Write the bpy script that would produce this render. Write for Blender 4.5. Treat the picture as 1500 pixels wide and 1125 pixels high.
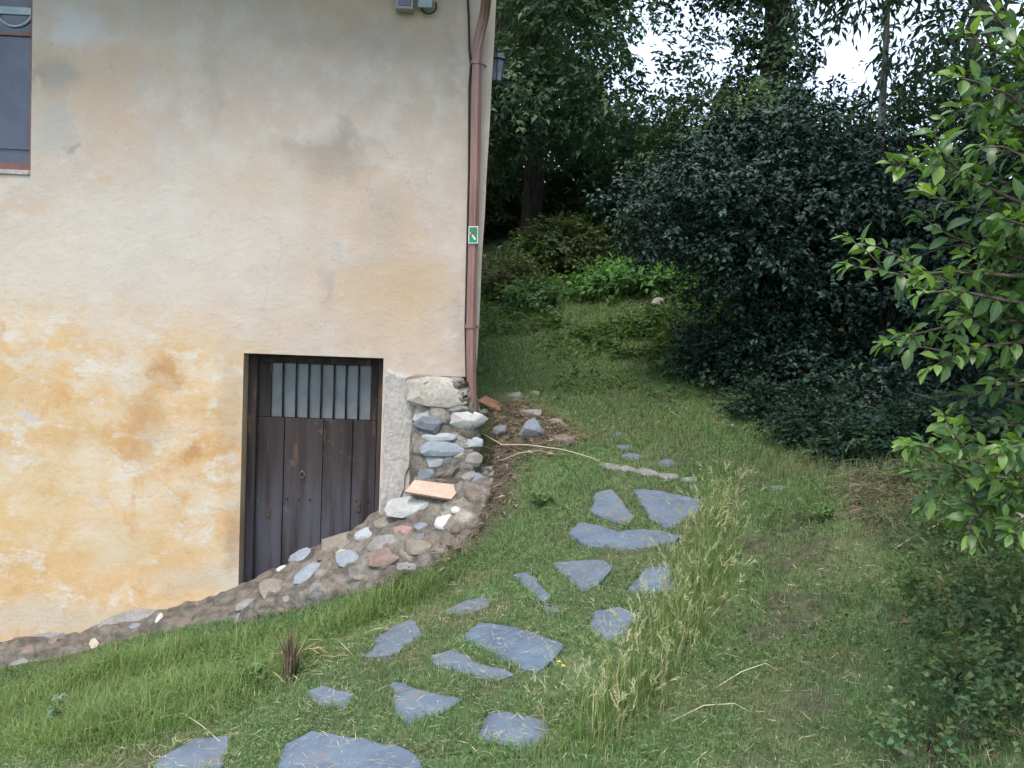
import bpy, bmesh, math, random
import numpy as np
from mathutils import Vector, Matrix
from mathutils.bvhtree import BVHTree

for o in list(bpy.data.objects):
    bpy.data.objects.remove(o, do_unlink=True)
S = bpy.context.scene
COL = S.collection
R = math.radians

# ------------------------------------------------------------------ camera
F = 1300.0                                   # focal length in photo pixels (1500 px wide)
CAM = Vector((0.0, 0.0, 1.6))
PITCH, ROLL = R(2.8), R(2.2)
fw = Vector((0, math.cos(PITCH), -math.sin(PITCH)))
up0 = Vector((0, math.sin(PITCH), math.cos(PITCH)))
rt0 = Vector((1, 0, 0))
CR = rt0 * math.cos(ROLL) + up0 * math.sin(ROLL)
CU = up0 * math.cos(ROLL) - rt0 * math.sin(ROLL)
cam = bpy.data.cameras.new('camera')
camo = bpy.data.objects.new('camera', cam)
COL.objects.link(camo)
M = Matrix((CR, CU, -fw)).transposed().to_4x4()
M.translation = CAM
camo.matrix_world = M
cam.sensor_width = 36
cam.lens = 36 * F / 1500
cam.clip_start = 0.05
cam.clip_end = 3000
S.camera = camo
S.render.resolution_x, S.render.resolution_y = 1024, 768

# ------------------------------------------------------------------ light
SUN = Vector((-0.22, -0.60, 1.25)).normalized()
w = bpy.data.worlds.new('World')
S.world = w
w.use_nodes = True
nt = w.node_tree
nt.nodes.clear()
sky = nt.nodes.new('ShaderNodeTexSky')
sky.sky_type = 'NISHITA'
sky.sun_disc = False
sky.sun_elevation = math.asin(SUN.z)
sky.sun_rotation = math.atan2(SUN.x, SUN.y)
sky.air_density = 1.0
sky.dust_density = 3.0
mixw = nt.nodes.new('ShaderNodeMix')
mixw.data_type = 'RGBA'
mixw.inputs[0].default_value = 0.62
mixw.inputs[7].default_value = (6.9, 8.2, 10.6, 1)      # thin bright cloud over the whole sky
bg = nt.nodes.new('ShaderNodeBackground')
bg.inputs[1].default_value = 0.1
wo = nt.nodes.new('ShaderNodeOutputWorld')
nt.links.new(sky.outputs[0], mixw.inputs[6])
nt.links.new(mixw.outputs[2], bg.inputs[0])
nt.links.new(bg.outputs[0], wo.inputs[0])
sl = bpy.data.lights.new('sun', 'SUN')
sl.energy = 1.5
sl.angle = R(25)
sl.color = (1.0, 0.92, 0.80)
so = bpy.data.objects.new('sun', sl)
COL.objects.link(so)
so.rotation_euler = SUN.to_track_quat('Z', 'Y').to_euler()
so.location = (-6, -6, 12)
S.view_settings.view_transform = 'Standard'
S.view_settings.look = 'None'
S.view_settings.gamma = 1
S.view_settings.exposure = 1.36
try:
    S.cycles.max_bounces = 4; S.cycles.diffuse_bounces = 2; S.cycles.glossy_bounces = 1; S.cycles.transmission_bounces = 2; S.cycles.use_adaptive_sampling = True; S.cycles.adaptive_threshold = 0.03
except Exception:
    pass
S.view_settings.use_curve_mapping = False

# ------------------------------------------------------------------ helpers
def ray(px, py):
    return (fw + CR * ((px - 750) / F) + CU * ((562.5 - py) / F))
def pt(px, py, Y):
    d = ray(px, py)
    return CAM + d * (Y / d.y)
def nrm(a):
    return a / np.maximum(np.linalg.norm(a, axis=-1, keepdims=True), 1e-9)

def vnoise(P, scale, seed=0):
    """smooth value noise in 0..1 for an (n,2) or (n,3) array"""
    P = np.asarray(P, dtype=float)
    if P.shape[-1] == 2:
        P = np.concatenate([P, np.zeros(P.shape[:-1] + (1,))], -1)
    Q = P * scale + 137.3
    I = np.floor(Q).astype(np.int64)
    f = Q - I
    f = f * f * (3 - 2 * f)
    out = 0
    for dx in (0, 1):
        for dy in (0, 1):
            for dz in (0, 1):
                h = ((I[..., 0] + dx) * 73856093) ^ ((I[..., 1] + dy) * 19349663) ^ ((I[..., 2] + dz) * 83492791) ^ (seed * 2654435761 % 2147483647)
                h = (h ^ (h >> 13)) * 1274126177 & 0x7fffffff
                h = ((h ^ (h >> 16)) % 65536) / 65535.0
                wgt = (f[..., 0] if dx else 1 - f[..., 0]) * (f[..., 1] if dy else 1 - f[..., 1]) * (f[..., 2] if dz else 1 - f[..., 2])
                out = out + h * wgt
    return out
def fbm(P, scale, seed=0, n=3):
    a, s, t = 0, 1.0, 0
    for i in range(n):
        a = a + vnoise(P, scale * 2 ** i, seed + i * 17) * s
        t += s
        s *= 0.5
    return a / t

def np_mesh(name, V, faces, mat, parent=None, tint=None, smooth=False, mats=None, fmat=None):
    """faces: (m,k) int array or list of lists"""
    me = bpy.data.meshes.new(name)
    V = np.asarray(V, dtype=np.float32)
    if isinstance(faces, np.ndarray):
        m, k = faces.shape
        me.vertices.add(len(V))
        me.vertices.foreach_set('co', V.ravel())
        me.loops.add(m * k)
        me.loops.foreach_set('vertex_index', faces.astype(np.int32).ravel())
        me.polygons.add(m)
        me.polygons.foreach_set('loop_start', np.arange(0, m * k, k, dtype=np.int32))
        me.update(calc_edges=True)
        me.validate()
    else:
        me.from_pydata([tuple(map(float, v)) for v in V], [], faces)
        me.update()
    if tint is not None:
        at = me.color_attributes.new('tint', 'FLOAT_COLOR', 'POINT')
        t = np.ones((len(V), 4), dtype=np.float32)
        t[:, :3] = tint
        at.data.foreach_set('color', t.ravel())
    for mm in (mats or [mat]):
        me.materials.append(mm)
    if fmat is not None:
        me.polygons.foreach_set('material_index', np.asarray(fmat, dtype=np.int32))
    me.polygons.foreach_set('use_smooth', np.full(len(me.polygons), smooth))
    return link(name, me, parent)
def link(name, me, parent=None):
    o = bpy.data.objects.new(name, me)
    COL.objects.link(o)
    if parent is not None:
        o.parent = parent
        o.matrix_parent_inverse = parent_inv(parent)
    return o
def parent_inv(p):
    m = Matrix.Identity(4)
    while p is not None:
        m = p.matrix_parent_inverse @ Matrix.Translation(p.location) @ m if p.parent else Matrix.Translation(p.location) @ m
        p = p.parent
    return m.inverted()
def tag(o, label=None, cat=None, group=None, kind=None):
    if label: o['label'] = label
    if cat: o['category'] = cat
    if group: o['group'] = group
    if kind: o['kind'] = kind
    return o
def thing(name, loc, label, cat, group=None):
    o = bpy.data.objects.new(name, None)
    COL.objects.link(o)
    o.location = loc
    o.empty_display_size = 0.1
    return tag(o, label, cat, group)

class MB:
    """collects boxes, tubes, lathes in world coordinates; build() links ONE mesh"""
    def __init__(s): s.v, s.f = [], []
    def add(s, V, Fs):
        b = len(s.v)
        s.v += [tuple(map(float, v)) for v in V]
        s.f += [tuple(i + b for i in f) for f in Fs]
        return s
    def hexa(s, c8):
        return s.add(c8, [(0, 3, 2, 1), (4, 5, 6, 7), (0, 1, 5, 4), (1, 2, 6, 5), (2, 3, 7, 6), (3, 0, 4, 7)])
    def tube(s, pts, rad, n=8, cap=True, prof=None):
        pts = [Vector(p) for p in pts]
        if not hasattr(rad, '__len__'): rad = [rad] * len(pts)
        rings = []
        ref = Vector((0.123, 0.456, 0.88)).normalized()
        for i, p in enumerate(pts):
            d = (pts[min(i + 1, len(pts) - 1)] - pts[max(i - 1, 0)]).normalized()
            a = d.cross(ref)
            if a.length < 0.05: a = d.cross(Vector((1, 0, 0)))
            a.normalize()
            b = d.cross(a)
            ring = []
            for k in range(n):
                t = 2 * math.pi * k / n
                r = rad[i] * (prof(k) if prof else 1)
                ring.append(p + a * math.cos(t) * r + b * math.sin(t) * r)
            rings.append(ring)
        V = [v for r_ in rings for v in r_]
        Fs = []
        for i in range(len(pts) - 1):
            for k in range(n):
                Fs.append((i * n + k, i * n + (k + 1) % n, (i + 1) * n + (k + 1) % n, (i + 1) * n + k))
        if cap:
            Fs.append(tuple(range(n))[::-1])
            Fs.append(tuple((len(pts) - 1) * n + k for k in range(n)))
        return s.add(V, Fs)
    def build(s, name, mat, parent=None, smooth=False, bevel=0):
        me = bpy.data.meshes.new(name)
        me.from_pydata(s.v, [], s.f)
        if bevel:
            bm = bmesh.new(); bm.from_mesh(me)
            bmesh.ops.bevel(bm, geom=bm.edges[:], offset=bevel, segments=1, affect='EDGES', profile=0.7)
            bm.to_mesh(me); bm.free()
        me.update()
        me.materials.append(mat)
        for p in me.polygons: p.use_smooth = smooth
        return link(name, me, parent)

# ------------------------------------------------------------------ node materials
class NT:
    def __init__(s, name):
        s.m = bpy.data.materials.new(name)
        s.m.use_nodes = True
        s.t = s.m.node_tree
        s.t.nodes.clear()
        s.out = s.n('ShaderNodeOutputMaterial')
        s.b = s.n('ShaderNodeBsdfPrincipled')
        s.t.links.new(s.b.outputs[0], s.out.inputs[0])
        s.co = s.n('ShaderNodeTexCoord').outputs['Object']
    def n(s, typ, **kw):
        x = s.t.nodes.new(typ)
        for k, v in kw.items(): setattr(x, k, v)
        return x
    def put(s, inp, v):
        if isinstance(v, bpy.types.NodeSocket): s.t.links.new(v, inp)
        else:
            if isinstance(v, tuple) and len(v) == 3 and inp.type == 'RGBA': v = v + (1,)
            inp.default_value = v
    def noise(s, scale, detail=4, rough=0.55, vec=None, dist=0.0, col=False):
        x = s.n('ShaderNodeTexNoise')
        s.put(x.inputs['Vector'], vec or s.co)
        x.inputs['Scale'].default_value = scale
        x.inputs['Detail'].default_value = detail
        x.inputs['Roughness'].default_value = rough
        x.inputs['Distortion'].default_value = dist
        return x.outputs['Color' if col else 'Fac']
    def voro(s, scale, vec=None, feat='F1'):
        x = s.n('ShaderNodeTexVoronoi', feature=feat)
        s.put(x.inputs['Vector'], vec or s.co)
        x.inputs['Scale'].default_value = scale
        return x.outputs['Distance']
    def scalev(s, v3, vec=None):
        x = s.n('ShaderNodeVectorMath', operation='MULTIPLY')
        s.put(x.inputs[0], vec or s.co)
        x.inputs[1].default_value = v3
        return x.outputs[0]
    def rng(s, v, a, b, c=0.0, d=1.0, smooth=True):
        x = s.n('ShaderNodeMapRange')
        if smooth: x.interpolation_type = 'SMOOTHSTEP'
        s.put(x.inputs[0], v)
        for i, q in enumerate((a, b, c, d)): x.inputs[i + 1].default_value = q
        return x.outputs[0]
    def math(s, op, a, b=0.0):
        x = s.n('ShaderNodeMath', operation=op)
        s.put(x.inputs[0], a); s.put(x.inputs[1], b)
        return x.outputs[0]
    def mix(s, f, a, b, mode='MIX'):
        x = s.n('ShaderNodeMix', data_type='RGBA', blend_type=mode)
        s.put(x.inputs[0], f); s.put(x.inputs[6], a); s.put(x.inputs[7], b)
        return x.outputs[2]
    def xyz(s):
        x = s.n('ShaderNodeSeparateXYZ')
        s.put(x.inputs[0], s.co)
        return x.outputs
    def bump(s, h, strength=0.4, dist=0.01):
        x = s.n('ShaderNodeBump')
        x.inputs['Strength'].default_value = strength
        x.inputs['Distance'].default_value = dist
        s.put(x.inputs['Height'], h)
        s.put(s.b.inputs['Normal'], x.outputs[0])
        return s
    def fin(s, color=None, rough=0.8, spec=0.3, metal=0.0):
        if color is not None: s.put(s.b.inputs['Base Color'], color)
        s.put(s.b.inputs['Roughness'], rough)
        s.b.inputs['Specular IOR Level'].default_value = spec
        s.b.inputs['Metallic'].default_value = metal
        return s.m

def m_leaf(name, rough=0.45, spec=0.5, trans=0.3):
    t = NT(name)
    a = t.n('ShaderNodeAttribute', attribute_name='tint').outputs['Color']
    c = t.mix(0.5, a, t.mix(t.noise(45, 2), (0.6, 0.6, 0.6), (1.4, 1.4, 1.4)), 'MULTIPLY')
    t.fin(c, rough, spec)
    if trans == 0: return t.m
    tr = t.n('ShaderNodeBsdfTranslucent')
    t.put(tr.inputs[0], t.mix(1.0, c, (1.5, 1.6, 0.7), 'MULTIPLY'))
    mx = t.n('ShaderNodeMixShader')
    mx.inputs[0].default_value = trans
    t.t.links.new(t.b.outputs[0], mx.inputs[1])
    t.t.links.new(tr.outputs[0], mx.inputs[2])
    t.t.links.new(mx.outputs[0], t.out.inputs[0])
    return t.m

def m_plain(name, c1, c2, scale=20, rough=0.7, spec=0.3, bump=0.3, bd=0.004, stretch=(1, 1, 1), metal=0.0):
    t = NT(name)
    v = t.scalev(stretch)
    f = t.noise(scale, 5, 0.6, v)
    c = t.mix(t.rng(f, 0.3, 0.7), c1, c2)
    c = t.mix(t.rng(t.noise(scale * 6, 3, 0.6, v), 0.35, 0.7, 0, 0.5), c, tuple(x * 0.7 for x in c1))
    if bump: t.bump(t.noise(scale * 3, 5, 0.65, v), bump, bd)
    return t.fin(c, rough, spec, metal)

# ------------------------------------------------------------------ terrain
CP = []
for (px, py, Y) in [
    (750,1125,3.25),(100,1125,4.25),(0,1002,6.15),(-120,1032,6.1),(200,955,6.2),(400,914,6.22),(500,884,6.22),(600,852,6.22),(700,803,6.22),(750,765,6.25),(300,1000,5.2),(550,930,5.0),
    (450,1030,4.25),(600,1030,3.9),(750,955,4.2),(930,790,5.4),(970,740,5.9),(950,695,6.5),(900,640,7.3),(850,560,9),
    (760,500,11),(720,450,12.5),(930,460,11.3),(965,430,12),(850,405,13.5),(760,355,16),(1050,560,9),(1150,620,7.5),
    (1250,700,5.8),(1100,720,6),(1100,900,4.4),(1250,1000,3.6),(1450,1100,2.9),(1450,800,4.3),(1475,720,5.0),(1000,1125,3.25),
    (1400,600,8),(720,598,7.4),(735,690,6.5),(776,630,7.0),(800,660,6.75)]:
    p = pt(px, py, Y)
    CP.append((p.x, p.y, p.z))
CP += [(0,0,-0.05),(1.2,0,0.08),(-1.5,0.5,-0.25),(0,-4,-0.4),(-6,2,-0.95),(-7,6,-1.2),(5,-3,0.6),(4.5,4,1.25),(6,10,2.1),(5,14,3.2),(12,12,3.6),
       (0,22,5.0),(6,22,5.4),(-6,15,1.6),(-5,22,4.2),(14,24,6),(-14,6,-2),(-14,20,2)]
CP = np.array(CP)
def tps_k(r2):
    return np.where(r2 > 1e-9, 0.5 * r2 * np.log(np.maximum(r2, 1e-9)), 0)
n_ = len(CP)
K = tps_k(((CP[:, None, :2] - CP[None, :, :2]) ** 2).sum(-1)) + np.eye(n_) * 0.06
Pm = np.c_[np.ones(n_), CP[:, :2]]
A_ = np.block([[K, Pm], [Pm.T, np.zeros((3, 3))]])
sol = np.linalg.solve(A_, np.r_[CP[:, 2], 0, 0, 0])
def tps(X, Y):
    sh = X.shape
    X, Y = X.ravel(), Y.ravel()
    r2 = (X[:, None] - CP[None, :, 0]) ** 2 + (Y[:, None] - CP[None, :, 1]) ** 2
    return (tps_k(r2) @ sol[:n_] + sol[n_] + sol[n_ + 1] * X + sol[n_ + 2] * Y).reshape(sh)
GX, GY, GS = np.arange(-14, 14.01, 0.1), np.arange(-6, 26.01, 0.1), 0.1
gx, gy = np.meshgrid(GX, GY, indexing='ij')
GZ = tps(gx, gy)
gp = np.stack([gx, gy], -1)
GZ = GZ + (fbm(gp, 1.3, 3) - 0.5) * 0.07 * np.clip((np.hypot(gx, gy) - 3) / 4, 0.1, 1.2) + (vnoise(gp, 5, 9) - 0.5) * 0.018
def gz(x, y):
    x = np.clip(np.asarray(x, float), GX[0], GX[-1] - 1e-4)
    y = np.clip(np.asarray(y, float), GY[0], GY[-1] - 1e-4)
    fx, fy = (x - GX[0]) / GS, (y - GY[0]) / GS
    i, j = np.floor(fx).astype(int), np.floor(fy).astype(int)
    a, b = fx - i, fy - j
    return GZ[i, j] * (1 - a) * (1 - b) + GZ[i + 1, j] * a * (1 - b) + GZ[i, j + 1] * (1 - a) * b + GZ[i + 1, j + 1] * a * b
def ghit(px, py):
    """pixel direction -> where it meets the ground"""
    d = ray(px, py)
    t = np.arange(1.2, 26, 0.02)
    X, Y, Z = CAM.x + d.x * t, CAM.y + d.y * t, CAM.z + d.z * t
    k = np.nonzero(Z < gz(X, Y))[0]
    k = k[0] if len(k) else len(t) - 1
    return Vector((X[k], Y[k], float(gz(X[k], Y[k]))))
def gpoly(pxs):
    return np.array([ghit(*p)[:2] for p in pxs])
def inside(P, poly):
    x, y = P[:, 0], P[:, 1]
    c = np.zeros(len(P), bool)
    j = len(poly) - 1
    for i in range(len(poly)):
        xi, yi, xj, yj = *poly[i], *poly[j]
        c ^= ((yi > y) != (yj > y)) & (x < (xj - xi) * (y - yi) / (yj - yi + 1e-12) + xi)
        j = i
    return c
def polydist(P, poly):
    d = np.full(len(P), 1e9)
    for i in range(len(poly)):
        a, b = poly[i - 1], poly[i]
        ab = b - a
        t = np.clip(((P - a) @ ab) / (ab @ ab + 1e-12), 0, 1)
        d = np.minimum(d, np.linalg.norm(P - a - t[:, None] * ab, axis=1))
    return d

# facade frame: corner of the house, direction along the wall, outward normal
FA = R(3.0)
FU = Vector((math.cos(FA), math.sin(FA), 0))
FN = Vector((math.sin(FA), -math.cos(FA), 0))
c0 = pt(699, 480, 6.9)
FO = Vector((c0.x, c0.y, 0))
def fac(px, py, d=0.0):
    """pixel -> (s, z) on the plane d metres in front of the facade"""
    o = FO + FN * d
    r_ = ray(px, py)
    t = (o - CAM).dot(FN) / r_.dot(FN)
    p = CAM + r_ * t
    return ((p - o).dot(FU), p.z)
def fw_(s, z, d=0.0):
    return FO + FU * s + FN * d + Vector((0, 0, z))
def in_house(P, m=0.0):
    q = P[:, :2] - np.array([FO.x, FO.y])
    s = q @ np.array([FU.x, FU.y]); d = q @ np.array([FN.x, FN.y])
    return (s < m) & (d < m)

# the ground drops away under the rubble wall and the house
WFRONT = [(-260,1040,.30),(-120,1012,.30),(0,984,.30),(130,958,.32),(235,932,.35),(330,902,.38),(400,874,.42),(485,846,.47),(565,815,.52),(640,788,.55),(690,752,.52),(716,716,.40),(726,690,.2)]
_wf = np.array([(*fac(x, y, d), d) for x, y, d in WFRONT])
_q = np.stack([gx - FO.x, gy - FO.y], -1)
_s, _d = _q @ np.array([FU.x, FU.y]), _q @ np.array([FN.x, FN.y])
_in = np.clip(np.interp(_s, _wf[:, 0], _wf[:, 2], left=.3) + .02 - _d, 0, None)
_in = np.where((_s < _wf[-1, 0]) & (_d > -.25), _in, 0)
GZ = GZ - np.minimum(_in * 2.2, .8) * np.clip((_wf[-1, 0] + .02 - _s) / .15, 0, 1)
GZ = np.where((_s < -.25) & (_d <= -.25), GZ - .8, GZ)

# masks on the ground (world outlines)
POLY_TALL = gpoly([(770,1124),(835,1045),(915,960),(975,850),(1010,775),(1030,745),(1080,735),(1092,800),(1072,900),(1020,1000),(965,1060),(910,1124)])
POLY_LEFT = gpoly([(-100,1040),(0,1005),(200,960),(400,925),(560,862),(690,810),(720,830),(640,885),(545,925),(430,1010),(340,1065),(150,1124),(-100,1124)])
POLY_PATH = gpoly([(215,1124),(330,1060),(440,1000),(540,925),(700,850),(790,790),(845,720),(900,655),(960,680),(1040,735),(1010,790),(970,860),(910,960),(830,1050),(770,1124)])
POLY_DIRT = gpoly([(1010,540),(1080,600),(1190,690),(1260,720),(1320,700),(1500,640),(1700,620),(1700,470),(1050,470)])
POLY_BANK2 = gpoly([(790,470),(850,440),(1010,440),(1050,500),(1100,600),(1010,570),(930,545),(870,510)])
POLY_WEED = gpoly([(1240,720),(1330,700),(1500,640),(1700,640),(1700,1124),(1340,1124),(1310,1000),(1320,880)])
POLY_RLAWN = gpoly([(1080,740),(1250,720),(1320,880),(1340,1124),(940,1124),(1030,1000),(1090,860)])
POLY_HEAP = gpoly([(1235,720),(1270,690),(1330,700),(1345,740),(1310,775),(1250,770)])
POLY_BANK = gpoly([(700,610),(740,585),(860,640),(850,660),(770,690),(750,760),(700,810),(640,850),(640,800),(700,740)])
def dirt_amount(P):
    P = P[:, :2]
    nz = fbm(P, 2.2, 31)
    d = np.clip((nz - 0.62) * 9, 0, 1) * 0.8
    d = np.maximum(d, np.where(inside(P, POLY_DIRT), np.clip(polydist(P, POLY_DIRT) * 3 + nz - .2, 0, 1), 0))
    d = np.maximum(d, np.where(inside(P, POLY_BANK), np.clip(polydist(P, POLY_BANK) * 6 + nz - .3, 0, 1), 0))
    rl = inside(P, POLY_RLAWN)
    d = np.maximum(d, np.where(rl, np.clip((fbm(P, 3.1, 35) - 0.52) * 6, 0, .85), 0))
    d = np.maximum(d, np.where(inside(P, POLY_HEAP), .95, 0))
    b2 = inside(P, POLY_BANK2)
    d = np.maximum(d, np.where(b2, np.clip((nz - 0.50) * 5, 0, .8), 0))
    wd = inside(P, POLY_WEED)
    d = np.maximum(d, np.where(wd, np.clip((nz - 0.50) * 6, 0, .9), 0))
    d = np.maximum(d, np.clip((P[:, 1] - 12.5) * .35, 0, 1) * np.clip((fbm(P, 1.0, 5) - .35) * 4, 0, 1))
    return d

# ------------------------------------------------------------------ terrain mesh
def m_ground():
    t = NT('soil_and_turf')
    a = t.n('ShaderNodeAttribute', attribute_name='tint').outputs['Color']
    f1, f2 = t.noise(14, 6, 0.65), t.noise(70, 4, 0.7)
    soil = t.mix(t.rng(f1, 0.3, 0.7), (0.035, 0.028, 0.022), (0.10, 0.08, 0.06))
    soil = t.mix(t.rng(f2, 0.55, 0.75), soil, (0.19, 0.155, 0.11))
    turf = t.mix(t.rng(f1, 0.3, 0.7), (0.07, 0.115, 0.045), (0.12, 0.165, 0.07))
    turf = t.mix(t.rng(f2, 0.5, 0.75), turf, (0.12, 0.15, 0.075))
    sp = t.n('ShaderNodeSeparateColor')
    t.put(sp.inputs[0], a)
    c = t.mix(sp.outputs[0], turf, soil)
    t.bump(t.math('ADD', f2, f1), 0.7, 0.02)
    return t.fin(c, 0.95, 0.15)
MG = m_ground()
def grow(a, b, n, s0):
    out, s, x = [], s0, a
    sg = 1 if b > a else -1
    while abs(x - a) < abs(b - a):
        x += sg * s; s *= 1.35
        out.append(x)
    return out
xs = sorted(grow(-9, -400, 0, .3)) + list(np.arange(-9, 7.01, 0.1)) + grow(7, 400, 0, .3)
ys = sorted(grow(-3, -400, 0, .3)) + list(np.arange(-3, 17.01, 0.1)) + grow(17, 500, 0, .3)
X, Y = np.meshgrid(np.array(xs), np.array(ys), indexing='ij')
Z = gz(X, Y)
far = np.maximum(0, np.maximum(Y - 25.9, np.maximum(np.abs(X) - 13.9, -Y - 5.9)))
Z = Z + np.where(Y > 25.9, 1 - np.exp(-(Y - 25.9) / 40.), 0) * 9 - np.where(Y < -5.9, 1 - np.exp((Y + 5.9) / 40.), 0) * 6 + (fbm(np.stack([X, Y], -1), 0.05, 8) - .5) * np.minimum(far, 60) * .15
V = np.stack([X, Y, Z], -1).reshape(-1, 3)
nx, ny = X.shape
idx = np.arange(nx * ny).reshape(nx, ny)
Fq = np.stack([idx[:-1, :-1], idx[1:, :-1], idx[1:, 1:], idx[:-1, 1:]], -1).reshape(-1, 4)
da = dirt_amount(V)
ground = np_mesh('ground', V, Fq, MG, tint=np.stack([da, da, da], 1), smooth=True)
tag(ground, kind='structure')

# path: a sheet of trodden turf and soil the slabs are bedded in
px0, px1 = POLY_PATH[:, 0].min(), POLY_PATH[:, 0].max()
py0, py1 = POLY_PATH[:, 1].min(), POLY_PATH[:, 1].max()
gxp, gyp = np.meshgrid(np.arange(px0, px1, .06), np.arange(py0, py1, .06), indexing='ij')
Vp = np.stack([gxp.ravel(), gyp.ravel(), gz(gxp, gyp).ravel() + .006], -1)
idp = np.arange(len(Vp)).reshape(gxp.shape)
Fp = np.stack([idp[:-1, :-1], idp[1:, :-1], idp[1:, 1:], idp[:-1, 1:]], -1).reshape(-1, 4)
cen = Vp[Fp].mean(1)
Fp = Fp[inside(cen[:, :2] + .08 * (np.stack([vnoise(cen[:, :2], 3, 1), vnoise(cen[:, :2], 3, 2)], 1) - .5), POLY_PATH)]
used = np.unique(Fp)
remap = np.zeros(len(Vp), int); remap[used] = np.arange(len(used))
path = np_mesh('path', Vp[used], remap[Fp], MG, tint=np.repeat(np.clip(.25 + (fbm(Vp[used][:, :2], 4, 77) - .5) * 1.6, 0, 1)[:, None], 3, 1), smooth=True)
tag(path, kind='structure')
# ------------------------------------------------------------------ slates on the path
def m_slate():
    t = NT('slate')
    v = t.scalev((1, 1, 1))
    f = t.noise(5, 5, 0.6, v)
    c = t.mix(t.rng(f, 0.3, 0.7), (0.073, 0.105, 0.148), (0.118, 0.16, 0.212))
    c = t.mix(t.rng(t.noise(28, 5, 0.7), 0.5, 0.75, 0, .6), c, (0.21, 0.235, 0.285))
    c = t.mix(t.rng(t.noise(3.1, 3, 0.6), 0.58, 0.72, 0, .55), c, (0.20, 0.15, 0.11))
    c = t.mix(t.rng(t.noise(90, 3, 0.7), 0.62, 0.75, 0, .7), c, (0.06, 0.065, 0.07))
    c = t.mix(t.rng(t.noise(7, 6, 0.75), 0.56, 0.70, 0, .55), c, (0.235, 0.23, 0.205))
    oi = t.n('ShaderNodeObjectInfo').outputs['Random']
    c = t.mix(t.math('MULTIPLY', oi, .35), c, (0.13, 0.145, 0.16))
    t.bump(t.math('ADD', t.noise(12, 6, 0.7), t.noise(60, 4, 0.6)), 0.5, 0.006)
    return t.fin(c, 0.62, 0.4)
M_SLATE = m_slate()
Z6 = lambda L: [(x / 2 + 400, y / 2 + 680) for x, y in L]
SLABS = [Z6(l) for l in [
    [(950,90),(990,86),(1022,120),(1056,160),(1038,174),(985,168),(933,150)],
    [(1060,83),(1140,92),(1245,116),(1240,142),(1165,192),(1108,167),(1095,138)],
    [(905,182),(960,193),(1010,205),(1080,201),(1180,226),(1150,245),(1040,255),(930,252),(878,220)],
    [(825,305),(900,291),(965,290),(987,312),(960,352),(905,377),(870,337)],
    [(1090,318),(1160,304),(1167,372),(1110,382),(1038,378)],
    [(705,335),(752,324),(812,395),(790,417)],
    [(788,422),(835,428),(842,454),(790,437)],
    [(495,442),(560,409),(622,396),(627,425),(545,447)],
    [(300,520),(350,492),(402,478),(428,505),(345,572),(272,570),(300,540)],
    [(610,486),(690,488),(800,523),(842,545),(770,614),(720,602),(640,560),(570,520)],
    [(465,577),(530,558),(610,592),(692,630),(650,640),(500,607)],
    [(945,440),(1010,430),(1058,450),(1032,500),(975,522),(930,480)],
    [(100,675),(150,658),(232,680),(200,722),(130,707)],
    [(352,652),(400,663),(544,705),(500,732),(385,768),(358,720)],
    [(640,743),(690,738),(792,768),(795,802),(720,843),(605,806)],
    [(50,840),(120,803),(260,813),(380,850),(420,905),(330,960),(60,950),(30,890)],
    [(-330,872),(-230,820),(-140,806),(-145,850),(-160,905),(-300,925),(-350,900)],
    [(640,930),(760,915),(840,960),(780,1010),(640,1000)],
    ]]
rnd = random.Random(5)
slab_polys = []
def slab(pxs, name='paving_slab', thick=0.055, lift=0.010, mat=M_SLATE, parent=path):
    mx_ = sum(p[0] for p in pxs) / len(pxs); my_ = sum(p[1] for p in pxs) / len(pxs)
    P = [ghit(mx_ + (p[0] - mx_) * 1.10, my_ + (p[1] - my_) * 1.12) for p in pxs]
    # jagged outline
    out = []
    for i in range(len(P)):
        a, b = P[i], P[(i + 1) % len(P)]
        L = (b - a).length
        k = max(1, int(L / 0.06))
        nrm_ = Vector((b.y - a.y, a.x - b.x, 0)).normalized() if L > 1e-6 else Vector()
        for j in range(k):
            q = a.lerp(b, j / k)
            if j: q = q + nrm_ * rnd.uniform(-.012, .010)
            out.append(q)
    cx = sum(p.x for p in out) / len(out); cy = sum(p.y for p in out) / len(out)
    # best plane through the outline
    A = np.array([[p.x - cx, p.y - cy, 1] for p in out])
    b = np.array([float(gz(p.x, p.y)) for p in out])
    co, *_ = np.linalg.lstsq(A, b, rcond=None)
    res = float(np.max(b - A @ co))
    cres = float(gz(cx, cy)) - co[2]
    lift = lift + max(res * .7, cres, 0)
    pz = lambda x, y: co[0] * (x - cx) + co[1] * (y - cy) + co[2] + lift
    n = len(out)
    V, Fs = [], []
    for p in out: V.append((p.x, p.y, pz(p.x, p.y) - thick))
    for p in out: V.append((p.x, p.y, pz(p.x, p.y) - .006 + rnd.uniform(-.003, .002)))
    for p in out:
        q = Vector((p.x - cx, p.y - cy, 0)); q = q * max(0, 1 - .012 / max(q.length, .03))
        V.append((cx + q.x, cy + q.y, pz(cx + q.x, cy + q.y) + rnd.uniform(-.001, .002)))
    V.append((cx, cy, pz(cx, cy) + .002))
    for i in range(n):
        j = (i + 1) % n
        Fs += [(i, j, n + j, n + i), (n + i, n + j, 2 * n + j, 2 * n + i), (2 * n + i, 2 * n + j, 3 * n)]
    Fs.append(tuple(range(n))[::-1])
    # face winding upward
    me = bpy.data.meshes.new(name)
    me.from_pydata(V, [], Fs)
    bm = bmesh.new(); bm.from_mesh(me); bmesh.ops.recalc_face_normals(bm, faces=bm.faces); bm.to_mesh(me); bm.free()
    me.materials.append(mat)
    slab_polys.append(np.array([(p.x, p.y) for p in out]))
    return link(name, me, parent)
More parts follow.
